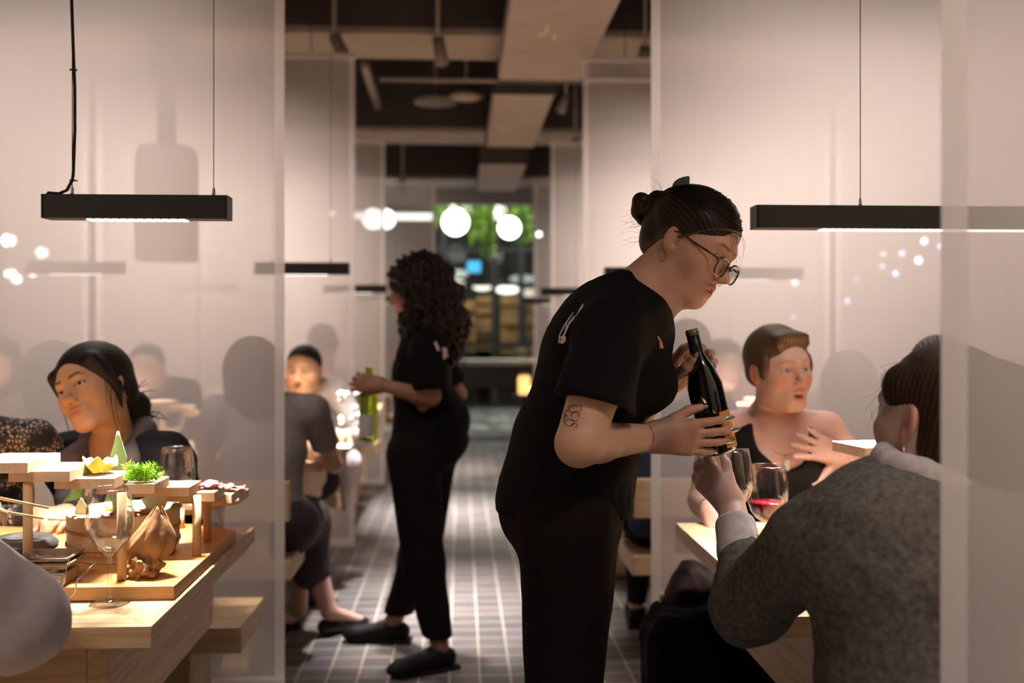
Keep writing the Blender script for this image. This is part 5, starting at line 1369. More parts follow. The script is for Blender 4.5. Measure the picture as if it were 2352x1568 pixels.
# ================================================================ woman in the black jacket, left table
def woman_jacket():
    o = P(212, 893, 2.86); sd = frame((-.38,-.91,.08), (-.40,.12,.9))
    nk = P(268, 1010, 2.93)
    r = sitter('woman with tied back dark hair in a black jacket leaning over the left table', (P(300,1200,3.0).x, 3.02), (-.25,-1,0), o, sd, lean=.07, hs=1.03, sk=skin('skin_amber', (.66,.38,.23), (.46,.13,.10)), hm=HAIR_BLK, style='tight',
               top=clothmat('tank_black', (.008,.007,.008)), sleeve='none', wrists=[P(238,1200,2.72), P(345,1215,2.70)], h=.006, fine=.0022, hair=False, neckcut=2, drop=.055, brow=1, flush=.2, iris=(.03,.015,.01), looks=(-.15,.15), w=.95)
    t, hd, R, s, neck, chest, pel, Rc, R0 = (r[k] for k in ('t','head','R','s','neck','chest','pel','Rc','R0'))
    J = Sdf(); torso(J, pel, chest, neck, R0, Rc, 1.06, .026)
    for (sh, el, wr) in r['hands']:
        J.cone(neck, sh, .055, .076, .04); J.cone(sh, el, .078, .072, .03); J.cone(el, el*.1+wr*.9, .074, .052, .02)
    f = R0[:, 1]
    J.ell(neck*.5+chest*.5+f*.13+np.array((0,0,.05)), (.098,.12,.24), R0, .02, '-'); J.ell(neck+[0,0,.06]+f*.03, (.095,.095,.075), R0, .02, '-')
    J.cut(pel-[0,0,.05], (0,0,-1))
    garment(J, .006, clothmat('puffer_black', (.010,.010,.013), .75), t, 'jacket', .006, 16, 1.5, (.6,.6,1.6))
    gm = clothmat('fleece_grey', (.11,.095,.105)); ln = clothmat('lining_green', (.20,.25,.06))
    L = Sdf(); Ls = Sdf()
    for x in (-1, 1):
        a = neck+Rc@np.array((x*.075,-.04,.03)); b = neck+Rc@np.array((x*.085,.07,-.03)); c = chest+Rc@np.array((x*.085,.135,.05)); d = chest+Rc@np.array((x*.085,.15,-.12))
        L.chain([a, b, c, d], [.034,.034,.030,.022], .02)
        Ls.chain([b+Rc@np.array((-x*.018,.008,-.03)), c+Rc@np.array((-x*.02,.006,-.02)), d+Rc@np.array((-x*.012,.01,-.05))], [.020,.030,.028], .01)
    L.chain([neck+Rc@np.array((.075,-.04,.03)), neck+Rc@np.array((0,-.085,.045)), neck+Rc@np.array((-.075,-.04,.03))], [.034,.045,.034], .02)
    garment(L, .005, gm, t, 'hood', .004, 20, 4.0); garment(Ls, .005, ln, t, 'lining', .002, 20, 1.0)
    H, W, E, C = hair_sdf('tight', hd, R, s)
    E((0,-.03,.045), (.094,.108,.093)); E((0,-.09,-.01), (.065,.05,.06), .02)
    for x in (-1, 1): C((x*.066,.048,.058), (x*.083,.004,-.03), .020, .012, .02); C((x*.083,.0,-.02), (x*.079,.006,-.085), .012, .004, .01)
    E((0,.125,-.034), (.071,.095,.112), .006, '-')
    C((0,-.11,-.02), (.01,-.15,-.05), .036, .045, .02); C((.01,-.15,-.05), (.02,-.145,-.12), .045, .02, .02)
    hr = hair_obj(H, .003, HAIR_BLK, t, hd, R, (0,-1,-.2), n=60, amp=.0008, seed=5)
    rr = random.Random(2); st = [W(rr.uniform(-.03,.03), -.155, rr.uniform(-.09,-.01)) for _ in range(30)]; en = [p+R@np.array((rr.uniform(-.03,.03), -rr.uniform(.03,.075), rr.uniform(-.03,.05))) for p in st]
    strands(hr, HAIR_BLK, st, en, .0022, .02, 8, 2)
    a0 = W(-.070,.045,.02); st = [W(-.074,.03,-.02), W(-.076,.02,-.03), W(-.078,.012,-.05), W(-.074,.03,.0), W(.070,.045,-.0), W(.072,.04,-.02)]; en = [W(-.068,.03,-.17), W(-.064,.035,-.18), W(-.070,.02,-.16), W(-.072,.045,-.10), W(.075,.05,-.12), W(.07,.05,-.13)]
    strands(hr, HAIR_BLK, st, en, .0012, .008, 8, 7)
    mb = MB()
    for q in (.0, .6): mb.tube([W(-.082+.002*math.cos(a), -.008+.010*math.cos(a), -.047-.022*q+.010*math.sin(a)) for a in [i*.6 for i in range(12)]], .0012, 6)
    mb.build('earring', GOLD, t, True)
    mb = MB(); n_ = 14; mb.tube([neck+Rc@np.array((.06*math.sin((i/n_-.5)*2.6), .045+.05*math.cos((i/n_-.5)*2.6)*1.0, .01-.075*math.cos((i/n_-.5)*2.6))) for i in range(n_+1)], .0008, 5); mb.build('necklace', GOLD, t, True)
woman_jacket()
# ================================================================ woman with short hair, right table
def woman_short2():
    """explicit pose: left hand raised with spread fingers, right hand on the table edge"""
    o = A3(P(1790, 848, 3.0)); R = frame((.30,-.95,.02), (-.05,.0,1)); s = 1.06
    t = thing('person', (P(1770,1200,3.08).x, 3.08, 0), 'woman with short brown hair in a black sleeveless top talking with one hand raised', 'person')
    pel = np.array((P(1770,1200,3.1).x, 3.10, .555)); neck = A3(P(1770, 965, 3.06)); chest = A3(P(1775, 1075, 3.06)); R0 = frame((.08,-1,0), (0,0,1)); Rc = frame((.08,-1,-.08), (0,0,1))
    S = Sdf(); head_prims(S, o, R, s, .017)
    S.cone(o+R@np.array((0,-.030,-.050))*s, neck, .051, .058, .03)
    torso(S, pel, chest, neck, R0, Rc, 1.06, 0, bust=.9)
    shR, elR, wrR = A3(P(1652, 985, 3.05)), A3(P(1612, 1150, 2.98)), A3(P(1630, 1168, 2.80))
    shL, elL, wrL = A3(P(1898, 985, 3.05)), A3(P(2010, 1130, 2.98)), A3(P(1938, 1048, 2.93))
    for sh in (shR, shL): S.cone(neck, sh, .048, .052, .03)
    arm(S, shR, elR, wrR, 1.1); arm(S, shL, elL, wrL, 1.1)
    d = A3(P(1838, 1012, 2.90))-wrL; d /= np.linalg.norm(d)
    tl = hand(S, wrL, d, (.1,.9,-.2), 1, L=.175, curl=(.06,.10,.10,.08), spread=.24, th=(1.25,.0), r=1.08)
    tr = hand(S, wrR, (.1,-.6,-.35), (.5,.1,-.85), 1, L=.16, curl=(.9,.9,.9,.9), r=1.05)
    la = legs_sit(S, pel, R0, .5)
    at = lambda v: face_attrs(v, o, R, s, .017, .35, .6)
    skin_mesh(S, .006, [(*hbox(o, .145), .0022), (A3(P(1950,1100,2.88))-[.27,.10,.0], A3(P(1950,940,3.03))+[.03,0,0], .0028)], SKIN_D, t, at)
    eyes(t, o, R, s, (.18,.24,.30), (.05,.05)); teeth(t, o, R, s, .017)
    G = Sdf(); torso(G, pel, chest, neck, R0, Rc, 1.10, .010, bust=1.0)
    f = R0[:, 1]
    G.ell(neck*.62+chest*.38+f*.10+np.array((0,0,.035)), (.088,.10,.118), R0, .012, '-'); G.ell(neck+[0,0,.05], (.105,.10,.07), R0, .015, '-')
    for x in (-1, 1): G.ell(neck+Rc@np.array((x*.215,.02,-.085)), (.070,.16,.115), R0, .01, '-')
    G.cut(pel-[0,0,.05], (0,0,-1)); garment(G, .005, clothmat('tank_black', (.008,.007,.008)), t, 'sleeveless_top', .0025, 14, 2.0)
    B = Sdf(); B.ell(pel, (.18,.13,.105), R0, .03); legs_sit(B, pel, R0, .5, off=.008); B.cut((0,0,.1), (0,0,-1)); garment(B, .009, TIGHTS, t, 'trousers', .004, 12, 1.0)
    shoes_at(t, [a for _, a in la], R0[:, 1], mat('shoe_black', (.006,.006,.006), .6, spec=.2))
    H, W, E, C = hair_sdf('short', o, R, s)
    for i, (x, z) in enumerate(((-.045,.078),(-.02,.092),(.012,.094),(.042,.080))): C((x*.6,-.02,.100), (x,.066,z-.004), .026, .012, .012)
    hr = hair_obj(H, .003, HAIR_LBR, t, o, R, (.1,-.5,1), n=70, amp=.0007, seed=8)
    mb = MB(); n_ = 18
    for i in range(1): mb.tube([neck+Rc@np.array((.075*math.sin((q/n_-.5)*3.0), .035+.085*math.cos((q/n_-.5)*3.0), .03-.115*math.cos((q/n_-.5)*3.0)**1.0 if abs(q/n_-.5) < .5 else .03)) for q in range(n_+1)], .0010, 5)
    c = neck+Rc@np.array((0,.124,-.095)); nk = mb.build('necklace', STEEL, t, True)
    MB().sphere(c+np.array((0,-.012,-.02)), (.012,.006,.018), 16, 10).build('pendant', mat('pendant_stone', (.62,.55,.52), .15, coat=.6), nk, True)
    nails(t, tl, (.70,.42,.36), .001); 
    ax = (wrR-elR); ax /= np.linalg.norm(ax); R2 = frame(ax, (0,0,1)); c = wrR-ax*.01
    MB().tube([c+R2[:, 0]*.030*math.cos(a)+R2[:, 2]*.030*math.sin(a) for a in [i*.35 for i in range(19)]], .0016, 6).build('bracelet', STEEL, t, True)
    MB().sphere(wrR+np.array((.015,-.075,-.005)), (.008,.006,.009), 10, 8).build('ring_stone', mat('pendant_stone', (.62,.55,.52), .15, coat=.6), t, True)
woman_short2()
# ================================================================ person in the grey sweater, right front, seen from behind
def sweater():
    t = thing('person', (P(2110,1200,1.62).x, 1.60, 0), 'person in a grey knitted sweater seen from behind holding up a wine glass', 'person')
    o = A3(P(2150, 962, 1.66)); s = 1.06; R = frame((-.42,.88,.08), (.10,.0,1))
    neck = A3(P(2140, 1110, 1.64)); chest = A3(P(2095, 1300, 1.62)); pel = np.array((P(2090,1500,1.6).x, 1.585, .555)); R0 = frame((-.15,1,0), (0,0,1)); Rc = frame((-.15,1,-.12), (0,0,1))
    S = Sdf(); head_prims(S, o, R, s); S.cone(o+R@np.array((0,-.035,-.045))*s, neck, .056, .060, .03); S.ell(o+R@np.array((-.01,.03,-.08))*s, (.05,.05,.03), R, .03)
    torso(S, pel, chest, neck, R0, Rc, 1.05, -.01)
    shL, elL, wrL = A3(P(1872, 1245, 1.68)), A3(P(1718, 1390, 1.86)), A3(P(1680, 1158, 2.05))
    shR, elR, wrR = A3(P(2400, 1235, 1.60)), A3(P(2480, 1420, 1.78)), A3(P(2350, 1290, 2.02))
    for sh in (shL, shR): S.cone(neck, sh, .05, .055, .03)
    arm(S, shL, elL, wrL, 1.0); arm(S, shR, elR, wrR, 1.0)
    q = elL*.5+wrL*.5; S.cone(q, wrL, .033, .0265, .012)
    tips = hand(S, wrL, (-.55,.35,.65), (.55,.8,.1), -1, L=.155, curl=(.55,.6,.6,.6), spread=.12, r=1.02, th=(.50,.12))
    hand(S, wrR, (-.3,.9,-.2), (0,0,-1), -1)
    la = legs_sit(S, pel, R0, .5)
    skin_mesh(S, .007, [(*hbox(o, .14), .0032), (A3(P(1600,1330,1.95)), A3(P(1760,1040,2.16)), .0022)], SKIN_E, t, lambda v: face_attrs(v, o, R, s))
    nails(t, tips, (.66,.40,.34), 0)
    eyes(t, o, R, s)
    kn = clothmat('knit_grey', (.14,.128,.115), .95, 0, 220, .35, 90)
    G = Sdf(); torso(G, pel, chest, neck, R0, Rc, 1.16, .022)
    G.cone(neck, shL, .062, .080, .05); G.cone(neck, shR, .062, .092, .05)
    G.cone(shL, elL, .080, .074, .04); G.cone(elL, elL*.42+wrL*.58, .072, .044, .03)
    G.cone(shR, elR, .092, .078, .04); G.cone(elR, elR*.3+wrR*.7, .076, .05, .03)
    G.ell(neck+[0,0,.055], (.078,.078,.06), R0, .02, '-'); G.cut(pel-[0,0,.08], (0,0,-1))
    top = garment(G, .006, kn, t, 'sweater', .007, 12, 1.2, (1,1,.8), 2)
    # fuzzy knit fibres standing off the wool
    rr = np.random.RandomState(3); vs = np.array([tuple(v.co) for v in top.data.vertices])+np.array(wloc(top)); ns = np.array([tuple(v.normal) for v in top.data.vertices])
    idx = rr.choice(len(vs), 5000, replace=True); V_, F_ = [], []
    p = vs[idx]; n = ns[idx]; sdv = rr.normal(size=(len(idx), 3)); b = n*.005+sdv*.0022
    w = np.cross(b, rr.normal(size=(len(idx), 3))); w /= np.linalg.norm(w, axis=1)[:, None]+1e-9
    A = np.stack([p-w*.00022, p+w*.00022, p+b+w*.00008, p+b-w*.00008], 1).reshape(-1, 3); F = np.arange(len(idx)*4).reshape(-1, 4)
    fz = mesh_obj('wool_fibres', A, F, kn, top, None, False); fz['kind'] = 'stuff'
    # white shirt below: cuff and collar
    wt = clothmat('shirt_white', (.62,.56,.54), .85)
    C_ = Sdf(); u = (wrL-elL)/np.linalg.norm(wrL-elL); a = elL*.50+wrL*.50; C_.cone(a, a+u*.062, .046, .042, .01); C_.ell(a+u*.105, (.045,.045,.045), I3, .004, '-')
    garment(C_, .004, wt, t, 'cuff', .002, 25, 0)
    K = Sdf(); ring = [neck+R0@np.array((.078*math.cos(a), .072*math.sin(a)-.005, .012+.016*math.sin(a))) for a in [i*2*math.pi/14 for i in range(15)]]
    K.chain(ring, [.026]*15, .02); K.chain([q+np.array((0,0,.028)) for q in ring], [.018]*15, .02); garment(K, .0045, wt, t, 'collar', .003, 22, 2.0)
    B = Sdf(); B.ell(pel, (.19,.14,.105), R0, .03); legs_sit(B, pel, R0, .5, off=.01); B.cut((0,0,.1), (0,0,-1)); garment(B, .01, TIGHTS, t, 'trousers', .004, 12, 1.0)
    shoes_at(t, [a for _, a in la], R0[:, 1], mat('shoe_black', (.006,.006,.006), .6, spec=.2))
    H, W, E, C = hair_sdf('tight', o, R, s)
    E((.02,-.075,-.01), (.085,.085,.10), .03); E((.05,-.10,.02), (.07,.06,.08), .03); C((-.03,-.06,-.05), (-.02,-.055,-.115), .05, .035, .03); C((.04,-.09,-.03), (.03,-.09,-.10), .06, .045, .03)
    E((-.062,.028,.045), (.020,.030,.036), .015)
    for x in (-1,): E((x*.100,-.008,-.025), (.035,.024,.042), .006, '-')
    hr = hair_obj(H, .0035, HAIR_BRN, t, o, R, (.1,-.1,1), n=60, amp=.0009, seed=6)
    rr2 = random.Random(5); st = [W(rr2.uniform(-.08,0), rr2.uniform(-.02,.07), rr2.uniform(0,.09)) for _ in range(24)]; en = [p+R@np.array((rr2.uniform(-.03,.0), rr2.uniform(-.02,.02), rr2.uniform(-.05,-.0))) for p in st]
    strands(hr, HAIR_BRN, st, en, .0004, .012, 8, 3)
    mb = MB(); c = W(-.082,-.012,-.045); mb.tube([c+np.array((0,0,0)), c+np.array((0,0,-.02)), c+np.array((.002,0,-.035))], [.0016,.0012,.0028], 8); mb.build('drop_earring', STEEL, t, True)
sweater()
# ================================================================ foreground sleeve at the left edge
def grey_sleeve():
    t = thing('person', (-1.10, 1.50, 0), 'person in a pale grey long sleeved top cut off by the left edge', 'person')
    R0 = frame((-.1,1,0), (0,0,1)); pel = np.array((-1.08,1.50,.555)); chest = np.array((-1.06,1.55,.83)); neck = np.array((-1.04,1.60,1.03)); Rc = frame((-.1,1,-.15), (0,0,1))
    o = np.array((-1.05,1.66,1.20)); R = frame((-.2,1,-.25), (0,0,1)); S = Sdf(); head_prims(S, o, R, 1.0); S.cone(o+R@np.array((0,-.035,-.045)), neck, .052, .058, .03)
    torso(S, pel, chest, neck, R0, Rc, 1, -.01)
    sh, el, wr = np.array((-.865,1.57,.985)), A3(P(40,1428,1.70)), A3(P(-120,1180,1.86)); sl, ell_, wl = np.array((-1.24,1.57,.98)), np.array((-1.34,1.72,.80)), np.array((-1.2,1.93,.80))
    for a in (sh, sl): S.cone(neck, a, .046, .05, .03)
    arm(S, sh, el, wr); arm(S, sl, ell_, wl)
    hand(S, wr, (.25,.9,.1), (-.6,.1,-.8), -1, curl=(.5,.5,.5,.5)); hand(S, wl, (.3,.9,0), (0,0,-1), -1); la = legs_sit(S, pel, R0)
    skin_mesh(S, .008, [], SKIN_E, t, lambda v: face_attrs(v, o, R, 1))
    G = Sdf(); torso(G, pel, chest, neck, R0, Rc, 1.08, .012); G.cone(neck, sh, .055, .08, .04); G.cone(neck, sl, .055, .08, .04)
    G.cone(sh, el, .080, .078, .04); G.cone(el, el*.15+wr*.85, .076, .040, .03); G.cone(sl, ell_, .075, .06, .03); G.cone(ell_, wl, .06, .04, .03)
    G.ell(neck+[0,0,.055], (.075,.075,.06), R0, .02, '-'); G.cut(pel-[0,0,.07], (0,0,-1))
    garment(G, .006, clothmat('jersey_pale', (.62,.55,.54), .9, 0, 500, .06), t, 'long_sleeved_top', .005, 10, 2.2, (1,1,.7), 2)
    B = Sdf(); B.ell(pel, (.18,.13,.105), R0, .03); legs_sit(B, pel, R0, .5, off=.008); B.cut((0,0,.1), (0,0,-1)); garment(B, .01, TIGHTS, t, 'trousers', .004, 12, 1.0)
    shoes_at(t, [a for _, a in la], R0[:, 1], mat('shoe_black', (.006,.006,.006), .6, spec=.2))
    H, W, E, C = hair_sdf('bob', o, R, 1.0); hair_obj(H, .006, HAIR_BRN, t, o, R, (0,-.4,1))
    for k, (a, b) in enumerate((((-10,1142,1.98),(112,1166,2.02)), ((-10,1172,1.98),(100,1190,2.02)))):
        tag(MB().tube([P(*a), P(*b)], [.0035,.0022], 8).build('chopstick', DOWEL, None, True), ['upper of the two chopsticks reaching in at the left edge', 'lower of the two chopsticks reaching in at the left edge'][k], 'chopstick')
grey_sleeve()
# ================================================================ person in black crochet, left edge
def lace():
    lm = bpy.data.materials.new('black_lace'); lm.use_nodes = True; nt = lm.node_tree; N = nt.nodes.new; L = nt.links.new; b = nt.nodes['Principled BSDF']; b.inputs['Roughness'].default_value = .8
    tc = N('ShaderNodeTexCoord'); v = N('ShaderNodeTexVoronoi'); v.feature = 'DISTANCE_TO_EDGE'; v.inputs['Scale'].default_value = 85; v.inputs['Randomness'].default_value = 1
    L(tc.outputs['Object'], v.inputs['Vector']); r = N('ShaderNodeValToRGB'); r.color_ramp.elements[0].position = .14; r.color_ramp.elements[0].color = (.006,.005,.005,1); r.color_ramp.elements[1].position = .2; r.color_ramp.elements[1].color = (.40,.30,.25,1)
    L(v.outputs['Distance'], r.inputs[0])
    n = N('ShaderNodeTexNoise'); n.inputs['Scale'].default_value = 14; L(tc.outputs['Object'], n.inputs['Vector']); r2 = N('ShaderNodeValToRGB'); r2.color_ramp.elements[0].position = .46; r2.color_ramp.elements[1].position = .56
    L(n.outputs['Fac'], r2.inputs[0]); mx = N('ShaderNodeMix'); mx.data_type = 'RGBA'; mx.inputs[6].default_value = (.008,.007,.007,1); L(r2.outputs[0], mx.inputs[0]); L(r.outputs[0], mx.inputs[7]); L(mx.outputs[2], b.inputs['Base Color'])
    x = P(-40,1000,2.85).x
    r = sitter('person in a black crochet top at the left edge beside the black jacket', (x-.06, 3.0), (.15,-1,0), (x-.20, 2.90, 1.22), None, lean=.11, sk=SKIN_C, hm=HAIR_BLK, style='bob', top=lm, wrists=[P(150,1178,2.74), P(90,1183,2.72)], h=.006, w=1.0, curl=.75)
lace()
# chopstick resting by the tub
tag(MB().tube([P(112,1192,2.45), P(160,1192,2.40)], [.003,.003], 8).build('chopstick', DOWEL, None, True), 'pale chopstick end between the clasped hands and the tub', 'chopstick')
# ================================================================ second row, left: two women
r = sitter('woman with a ponytail in a white blazer facing the camera in the second left bay', (P(705,1100,5.3).x, 5.34), (-.05,-1,0), P(697,852,5.12), frame((-.12,-1,-.05), (.02,0,1)), lean=.09, hs=1.08, sk=skin('skin_golden', (.72,.42,.24), (.5,.15,.12)), hm=HAIR_BLK, style='tight',
           top=clothmat('blazer_white', (.62,.56,.55), .8), wrists=[P(790,1000,4.95), P(745,990,4.90)], h=.007, fine=.0032, w=1.02)
S = Sdf(); W_ = lambda x, y, z: r['head']+r['R']@(np.array((x, y, z))*r['s'])
S.cone(W_(-.02,-.10,.03), W_(.07,-.08,-.10), .035, .035, .02); S.cone(W_(.07,-.08,-.10), W_(.085,.03,-.30), .036, .022, .02); hair_obj(S, .005, HAIR_BLK, r['t'], r['head'], r['R'], (0,0,1), 'ponytail', 30)
S = Sdf(); S.cone(r['neck']+[0,-.02,.0], r['neck']+[0,-.02,.07], .064, .060, .02); S.ell(r['chest']+[0,-.10,.08], (.05,.05,.12), I3, .03); garment(S, .005, clothmat('tank_black', (.008,.007,.008)), r['t'], 'turtleneck', .001)
S = Sdf(); c = P(800,1130,4.9); S.cone(P(770,1010,5.1), P(800,1060,5.0), .06, .07, .03); S.cone(P(800,1060,5.0), P(795,1165,4.98), .055, .03, .03); garment(S, .007, MATS['blazer_white'], r['t'], 'blazer_tail', .006, 14, 1)
tag(MB().box(P(742,0,4.72).x, P(742,0,4.72).x+.13, 4.66, 4.84, TZ, TZ+.003).build('paper_menu', mat('paper_white', (.85,.82,.76), .7), None), 'small white paper on the second left table under the blazer sleeve', 'paper')
r = sitter('woman in a grey top and plaid skirt seen from behind in the second left bay', (P(600,1100,3.86).x, 3.92), (-.1,1,0), P(575,860,3.98), frame((-.55,.8,-.1), (0,0,1)), lean=.05, hs=1.15, sk=SKIN_C, hm=hairmat('hair_auburn', (.05,.026,.016), (.13,.075,.045)), style='bob',
           top=clothmat('top_grey', (.30,.26,.255), .9), sleeve='short', wrists=[(P(560,1000,4.4).x, 4.33, .80), (P(735,1000,4.4).x-.06, 4.33, .80)], h=.007, w=1.12, legs=False)
def skirt(r):
    m = bpy.data.materials.new('plaid_skirt'); m.use_nodes = True; nt = m.node_tree; N = nt.nodes.new; L = nt.links.new; b = nt.nodes['Principled BSDF']; b.inputs['Roughness'].default_value = .9
    tc = N('ShaderNodeTexCoord'); br = N('ShaderNodeTexBrick'); br.offset = 0; br.inputs['Scale'].default_value = 1; br.inputs['Brick Width'].default_value = .016; br.inputs['Row Height'].default_value = .014; br.inputs['Mortar Size'].default_value = .0022; br.inputs['Mortar Smooth'].default_value = .4
    mp = N('ShaderNodeMapping'); mp.inputs['Rotation'].default_value = (1.35, .2, .3); L(tc.outputs['Object'], mp.inputs[0]); L(mp.outputs[0], br.inputs[0])
    br.inputs['Color1'].default_value = (.075,.052,.058,1); br.inputs['Color2'].default_value = (.09,.062,.066,1); br.inputs['Mortar'].default_value = (.016,.012,.014,1); L(br.outputs['Color'], b.inputs['Base Color'])
    S = Sdf(); pel, R0 = r['pel'], r['R0']; S.ell(pel, (.20,.15,.13), R0, .03)
    for x in (-1, 1): S.cone(pel+R0@np.array((x*.09,.03,-.03)), pel+R0@np.array((x*.11+.03,.36,-.07)), .115, .095, .05); S.cone(pel+R0@np.array((x*.11+.03,.36,-.07)), pel+R0@np.array((x*.11+.05,.36,-.28)), .095, .085, .05)
    garment(S, .007, m, r['t'], 'skirt', .004, 10, 2)
    L_ = Sdf(); sh = []
    for x in (-1, 1):
        kn = pel+R0@np.array((x*.11+.05,.36,-.2)); an = kn+np.array((.05+.03*x,-.02,-.25)); an[2] = .10; L_.cone(kn, an, .055, .035, .02); L_.cone(an, an+np.array((.12,.10,-.07)), .030, .022, .02); sh.append(an)
    mesh_obj('lower_legs', *L_.surf(.007), SKIN_D, r['t'])
    for a in sh:
        d = np.array((.77,.64,0)); S = Sdf(); S.cone(a+d*-.02-[0,0,.06], a+d*.10-[0,0,.072], .033, .030, .02); S.ell(a+d*.15-[0,0,.075], (.036,.055,.022), frame(d, (0,0,1)), .02); S.ell(a+d*.06-[0,0,.025], (.028,.06,.035), frame(d, (0,0,1)), .01, '-'); S.cut((0,0,.004), (0,0,-1))
        mesh_obj('court_shoe', *S.surf(.005), mat('patent_black', (.012,.012,.014), .25), r['t'])
skirt(r)
# ================================================================ diners seen through the sheer panels
PINK = clothmat('shirt_rose', (.45,.33,.32)); TAUPE = clothmat('jumper_taupe', (.16,.13,.12)); CREAM = clothmat('shirt_cream', (.60,.54,.50)); NAVY = clothmat('denim_blue', (.055,.065,.12)); CHAR = clothmat('jumper_charcoal', (.04,.036,.038))
bgp = [  # px of head, py, Y, facing y sign, hair style, hair, top, label
 (130, 865, 3.98, 1, 'bob', HAIR_BLK, TAUPE, 'dark haired diner with rounded shoulders seen from behind through the left panel'),
 (-8, 830, 5.15, -1, 'long', HAIR_BLK, PINK, 'diner at the far left edge facing the camera behind the left panel'),
 (335, 850, 5.15, -1, 'tight', HAIR_BRN, CHAR, 'diner facing the camera behind the left panel, right of the dark haired head'),
 (1665, 840, 5.12, -1, 'short', HAIR_BLK, PINK, 'pink shirted diner facing the camera behind the right panel, beside the bottle'),
 (1945, 885, 3.95, 1, 'long', HAIR_BRN, TAUPE, 'tall haired diner seen from behind through the panel right of the raised hand'),
 (2075, 900, 5.15, -1, 'bob', HAIR_BRN, CREAM, 'cream shirted diner facing the camera behind the right panel by the sweater wearer'),
 (742, 795, 6.25, 1, 'short', HAIR_BRN, PINK, 'diner seen through the second left panel just right of the ponytail woman'),
 (1440, 800, 7.4, -1, 'short', HAIR_BRN, CHAR, 'diner in the third bay on the right, beyond the leaning server'),
]
for px, py, Y, fy, st, hm, top, lb in bgp:
    o = P(px, py, Y); x = o.x
    sitter(lb, (x, Y+(-.06 if fy > 0 else .20)), (.05,fy,0), o, None, lean=.07, sk=SKIN_E, hm=hm, style=st, top=top, h=.010, w=1.05, hs=1.1, legs=False)
r = sitter('diner in a denim blue shirt seen from behind next to the leaning server', (P(1545,1100,3.9).x, 3.90), (.1,1,0), P(1578,815,3.98), None, lean=.06, sk=SKIN_E, hm=HAIR_LBR, style='short', top=NAVY, h=.008, w=1.2, hs=1.12, group=None)
# dark haired diner behind the sweater wearer
x = P(2165,860,2.96)
sitter('dark haired diner facing the camera behind the head of the sweater wearer', (x.x+.10, 3.12), (-.1,-1,0), P(2158,868,2.98), frame((-.35,-1,-.12), (0,0,1)), lean=.06, sk=SKIN_D, hm=HAIR_BLK, style='tight', top=CHAR, h=.007, fine=.004, hs=1.05, drop=.06, w=.92)
# leather bag on the bench end
def bag():
    c = P(1555, 1310, 3.02); t = thing('leather_bag', (c.x+.06, 3.02, .45), 'dark brown leather bag slumped over the bench end at the right table', 'bag')
    S = Sdf(); b = A3((c.x+.06, 3.0, .50)); S.box(b, (.085,.06,.085), frame((0,1,0), (.5,0,1)), .04, .02); S.cone(b+[-.05,-.02,.03], b+[-.09,-.05,-.03], .03, .03, .04)
    garment(S, .006, mat('leather_brown', (.022,.011,.010), .65, noise=.3, nscale=20, spec=.25), t, 'bag_body', .006, 16, 1)
    MB().sphere(b+[-.125,-.07,.0], (.008,.004,.014), 10, 8).build('clasp', STEEL, t, True)
bag()
def coat():
    c = P(1610, 1440, 2.86); t = thing('coat', (c.x, 2.80, 0), 'black coat hanging off the right bench end below the leather bag', 'coat')
    S = Sdf(); x = c.x
    S.box((x+.03,2.90,.455), (.16,.10,.035), I3, .03, .02); S.box((x+.03,2.835,.25), (.17,.035,.22), I3, .03, .04); S.box((x-.13,2.90,.24), (.035,.09,.20), I3, .03, .04)
    garment(S, .008, clothmat('coat_black', (.006,.006,.007)), t, 'coat_cloth', .010, 16, 2.0)
coat()

c = P(770, 1436, 4.35); c.z = 0
tag(MB().obox(c+Vector((0,0,.012)), [Matrix.Rotation(.5,3,'Z')@Vector((1,0,0)), Matrix.Rotation(.5,3,'Z')@Vector((0,1,0)), Vector((0,0,1))], (.065,.018,.0115)).build('dark_slab', mat('shoe_black', (.006,.006,.006), .6, spec=.2), None, bevel=.004), 'small dark wedge lying on the tiles left of the far server shoes', 'slab')  # plain low dark box on the tiles, no particular object
# ================================================================ far end: shopfront wall, planting, globes
YF = 12.95
frame_m = mat('mullion_dark', (.02,.018,.018), .5)
structure(MB().box(-5.6, -1.6, YF, YF+.15, 0, 4.2).build('wall_far_left', mat('far_wall', (.30,.26,.24), .8)))
structure(MB().box(1.55, 5.6, YF, YF+.15, 0, 4.2).build('wall_far_right', mat('far_wall', (.30,.26,.24), .8)))
structure(MB().box(-1.6, 1.55, YF, YF+.15, 2.93, 4.2).build('wall_far_header', mat('far_wall', (.30,.26,.24), .8)))
t = thing('window_1', (0, 16.5, 0), 'tall dark framed shopfront across the walkway', 'shopfront'); t['kind'] = 'structure'; del t['label']; del t['category']
for x in (-1.9,-1.1,-.28,.55,1.0,1.9): MB().box(x-.045, x+.045, 16.4, 16.5, 0, 3.2).build('mullion', frame_m, t)
for z in (.03,1.02,2.05,2.62,3.2): MB().box(-2.4, 2.6, 16.41, 16.49, z-.03, z+.03).build('transom', frame_m, t)
MB().box(-2.4, 2.6, 16.44, 16.45, .05, 3.15).build('pane', thin_glass('shop_glass', (.75,.78,.75)), t)
structure(MB().box(-9, 9, 19.5, 19.6, 0, 6).build('wall_shop_back', mat('shop_back', (.10,.095,.085), .8, noise=.5, nscale=2)))
structure(MB().box(-9, 9, 13.1, 19.6, 4.6, 4.7).build('ceiling_1', mat('walk_ceiling', (.04,.042,.04), .8)))
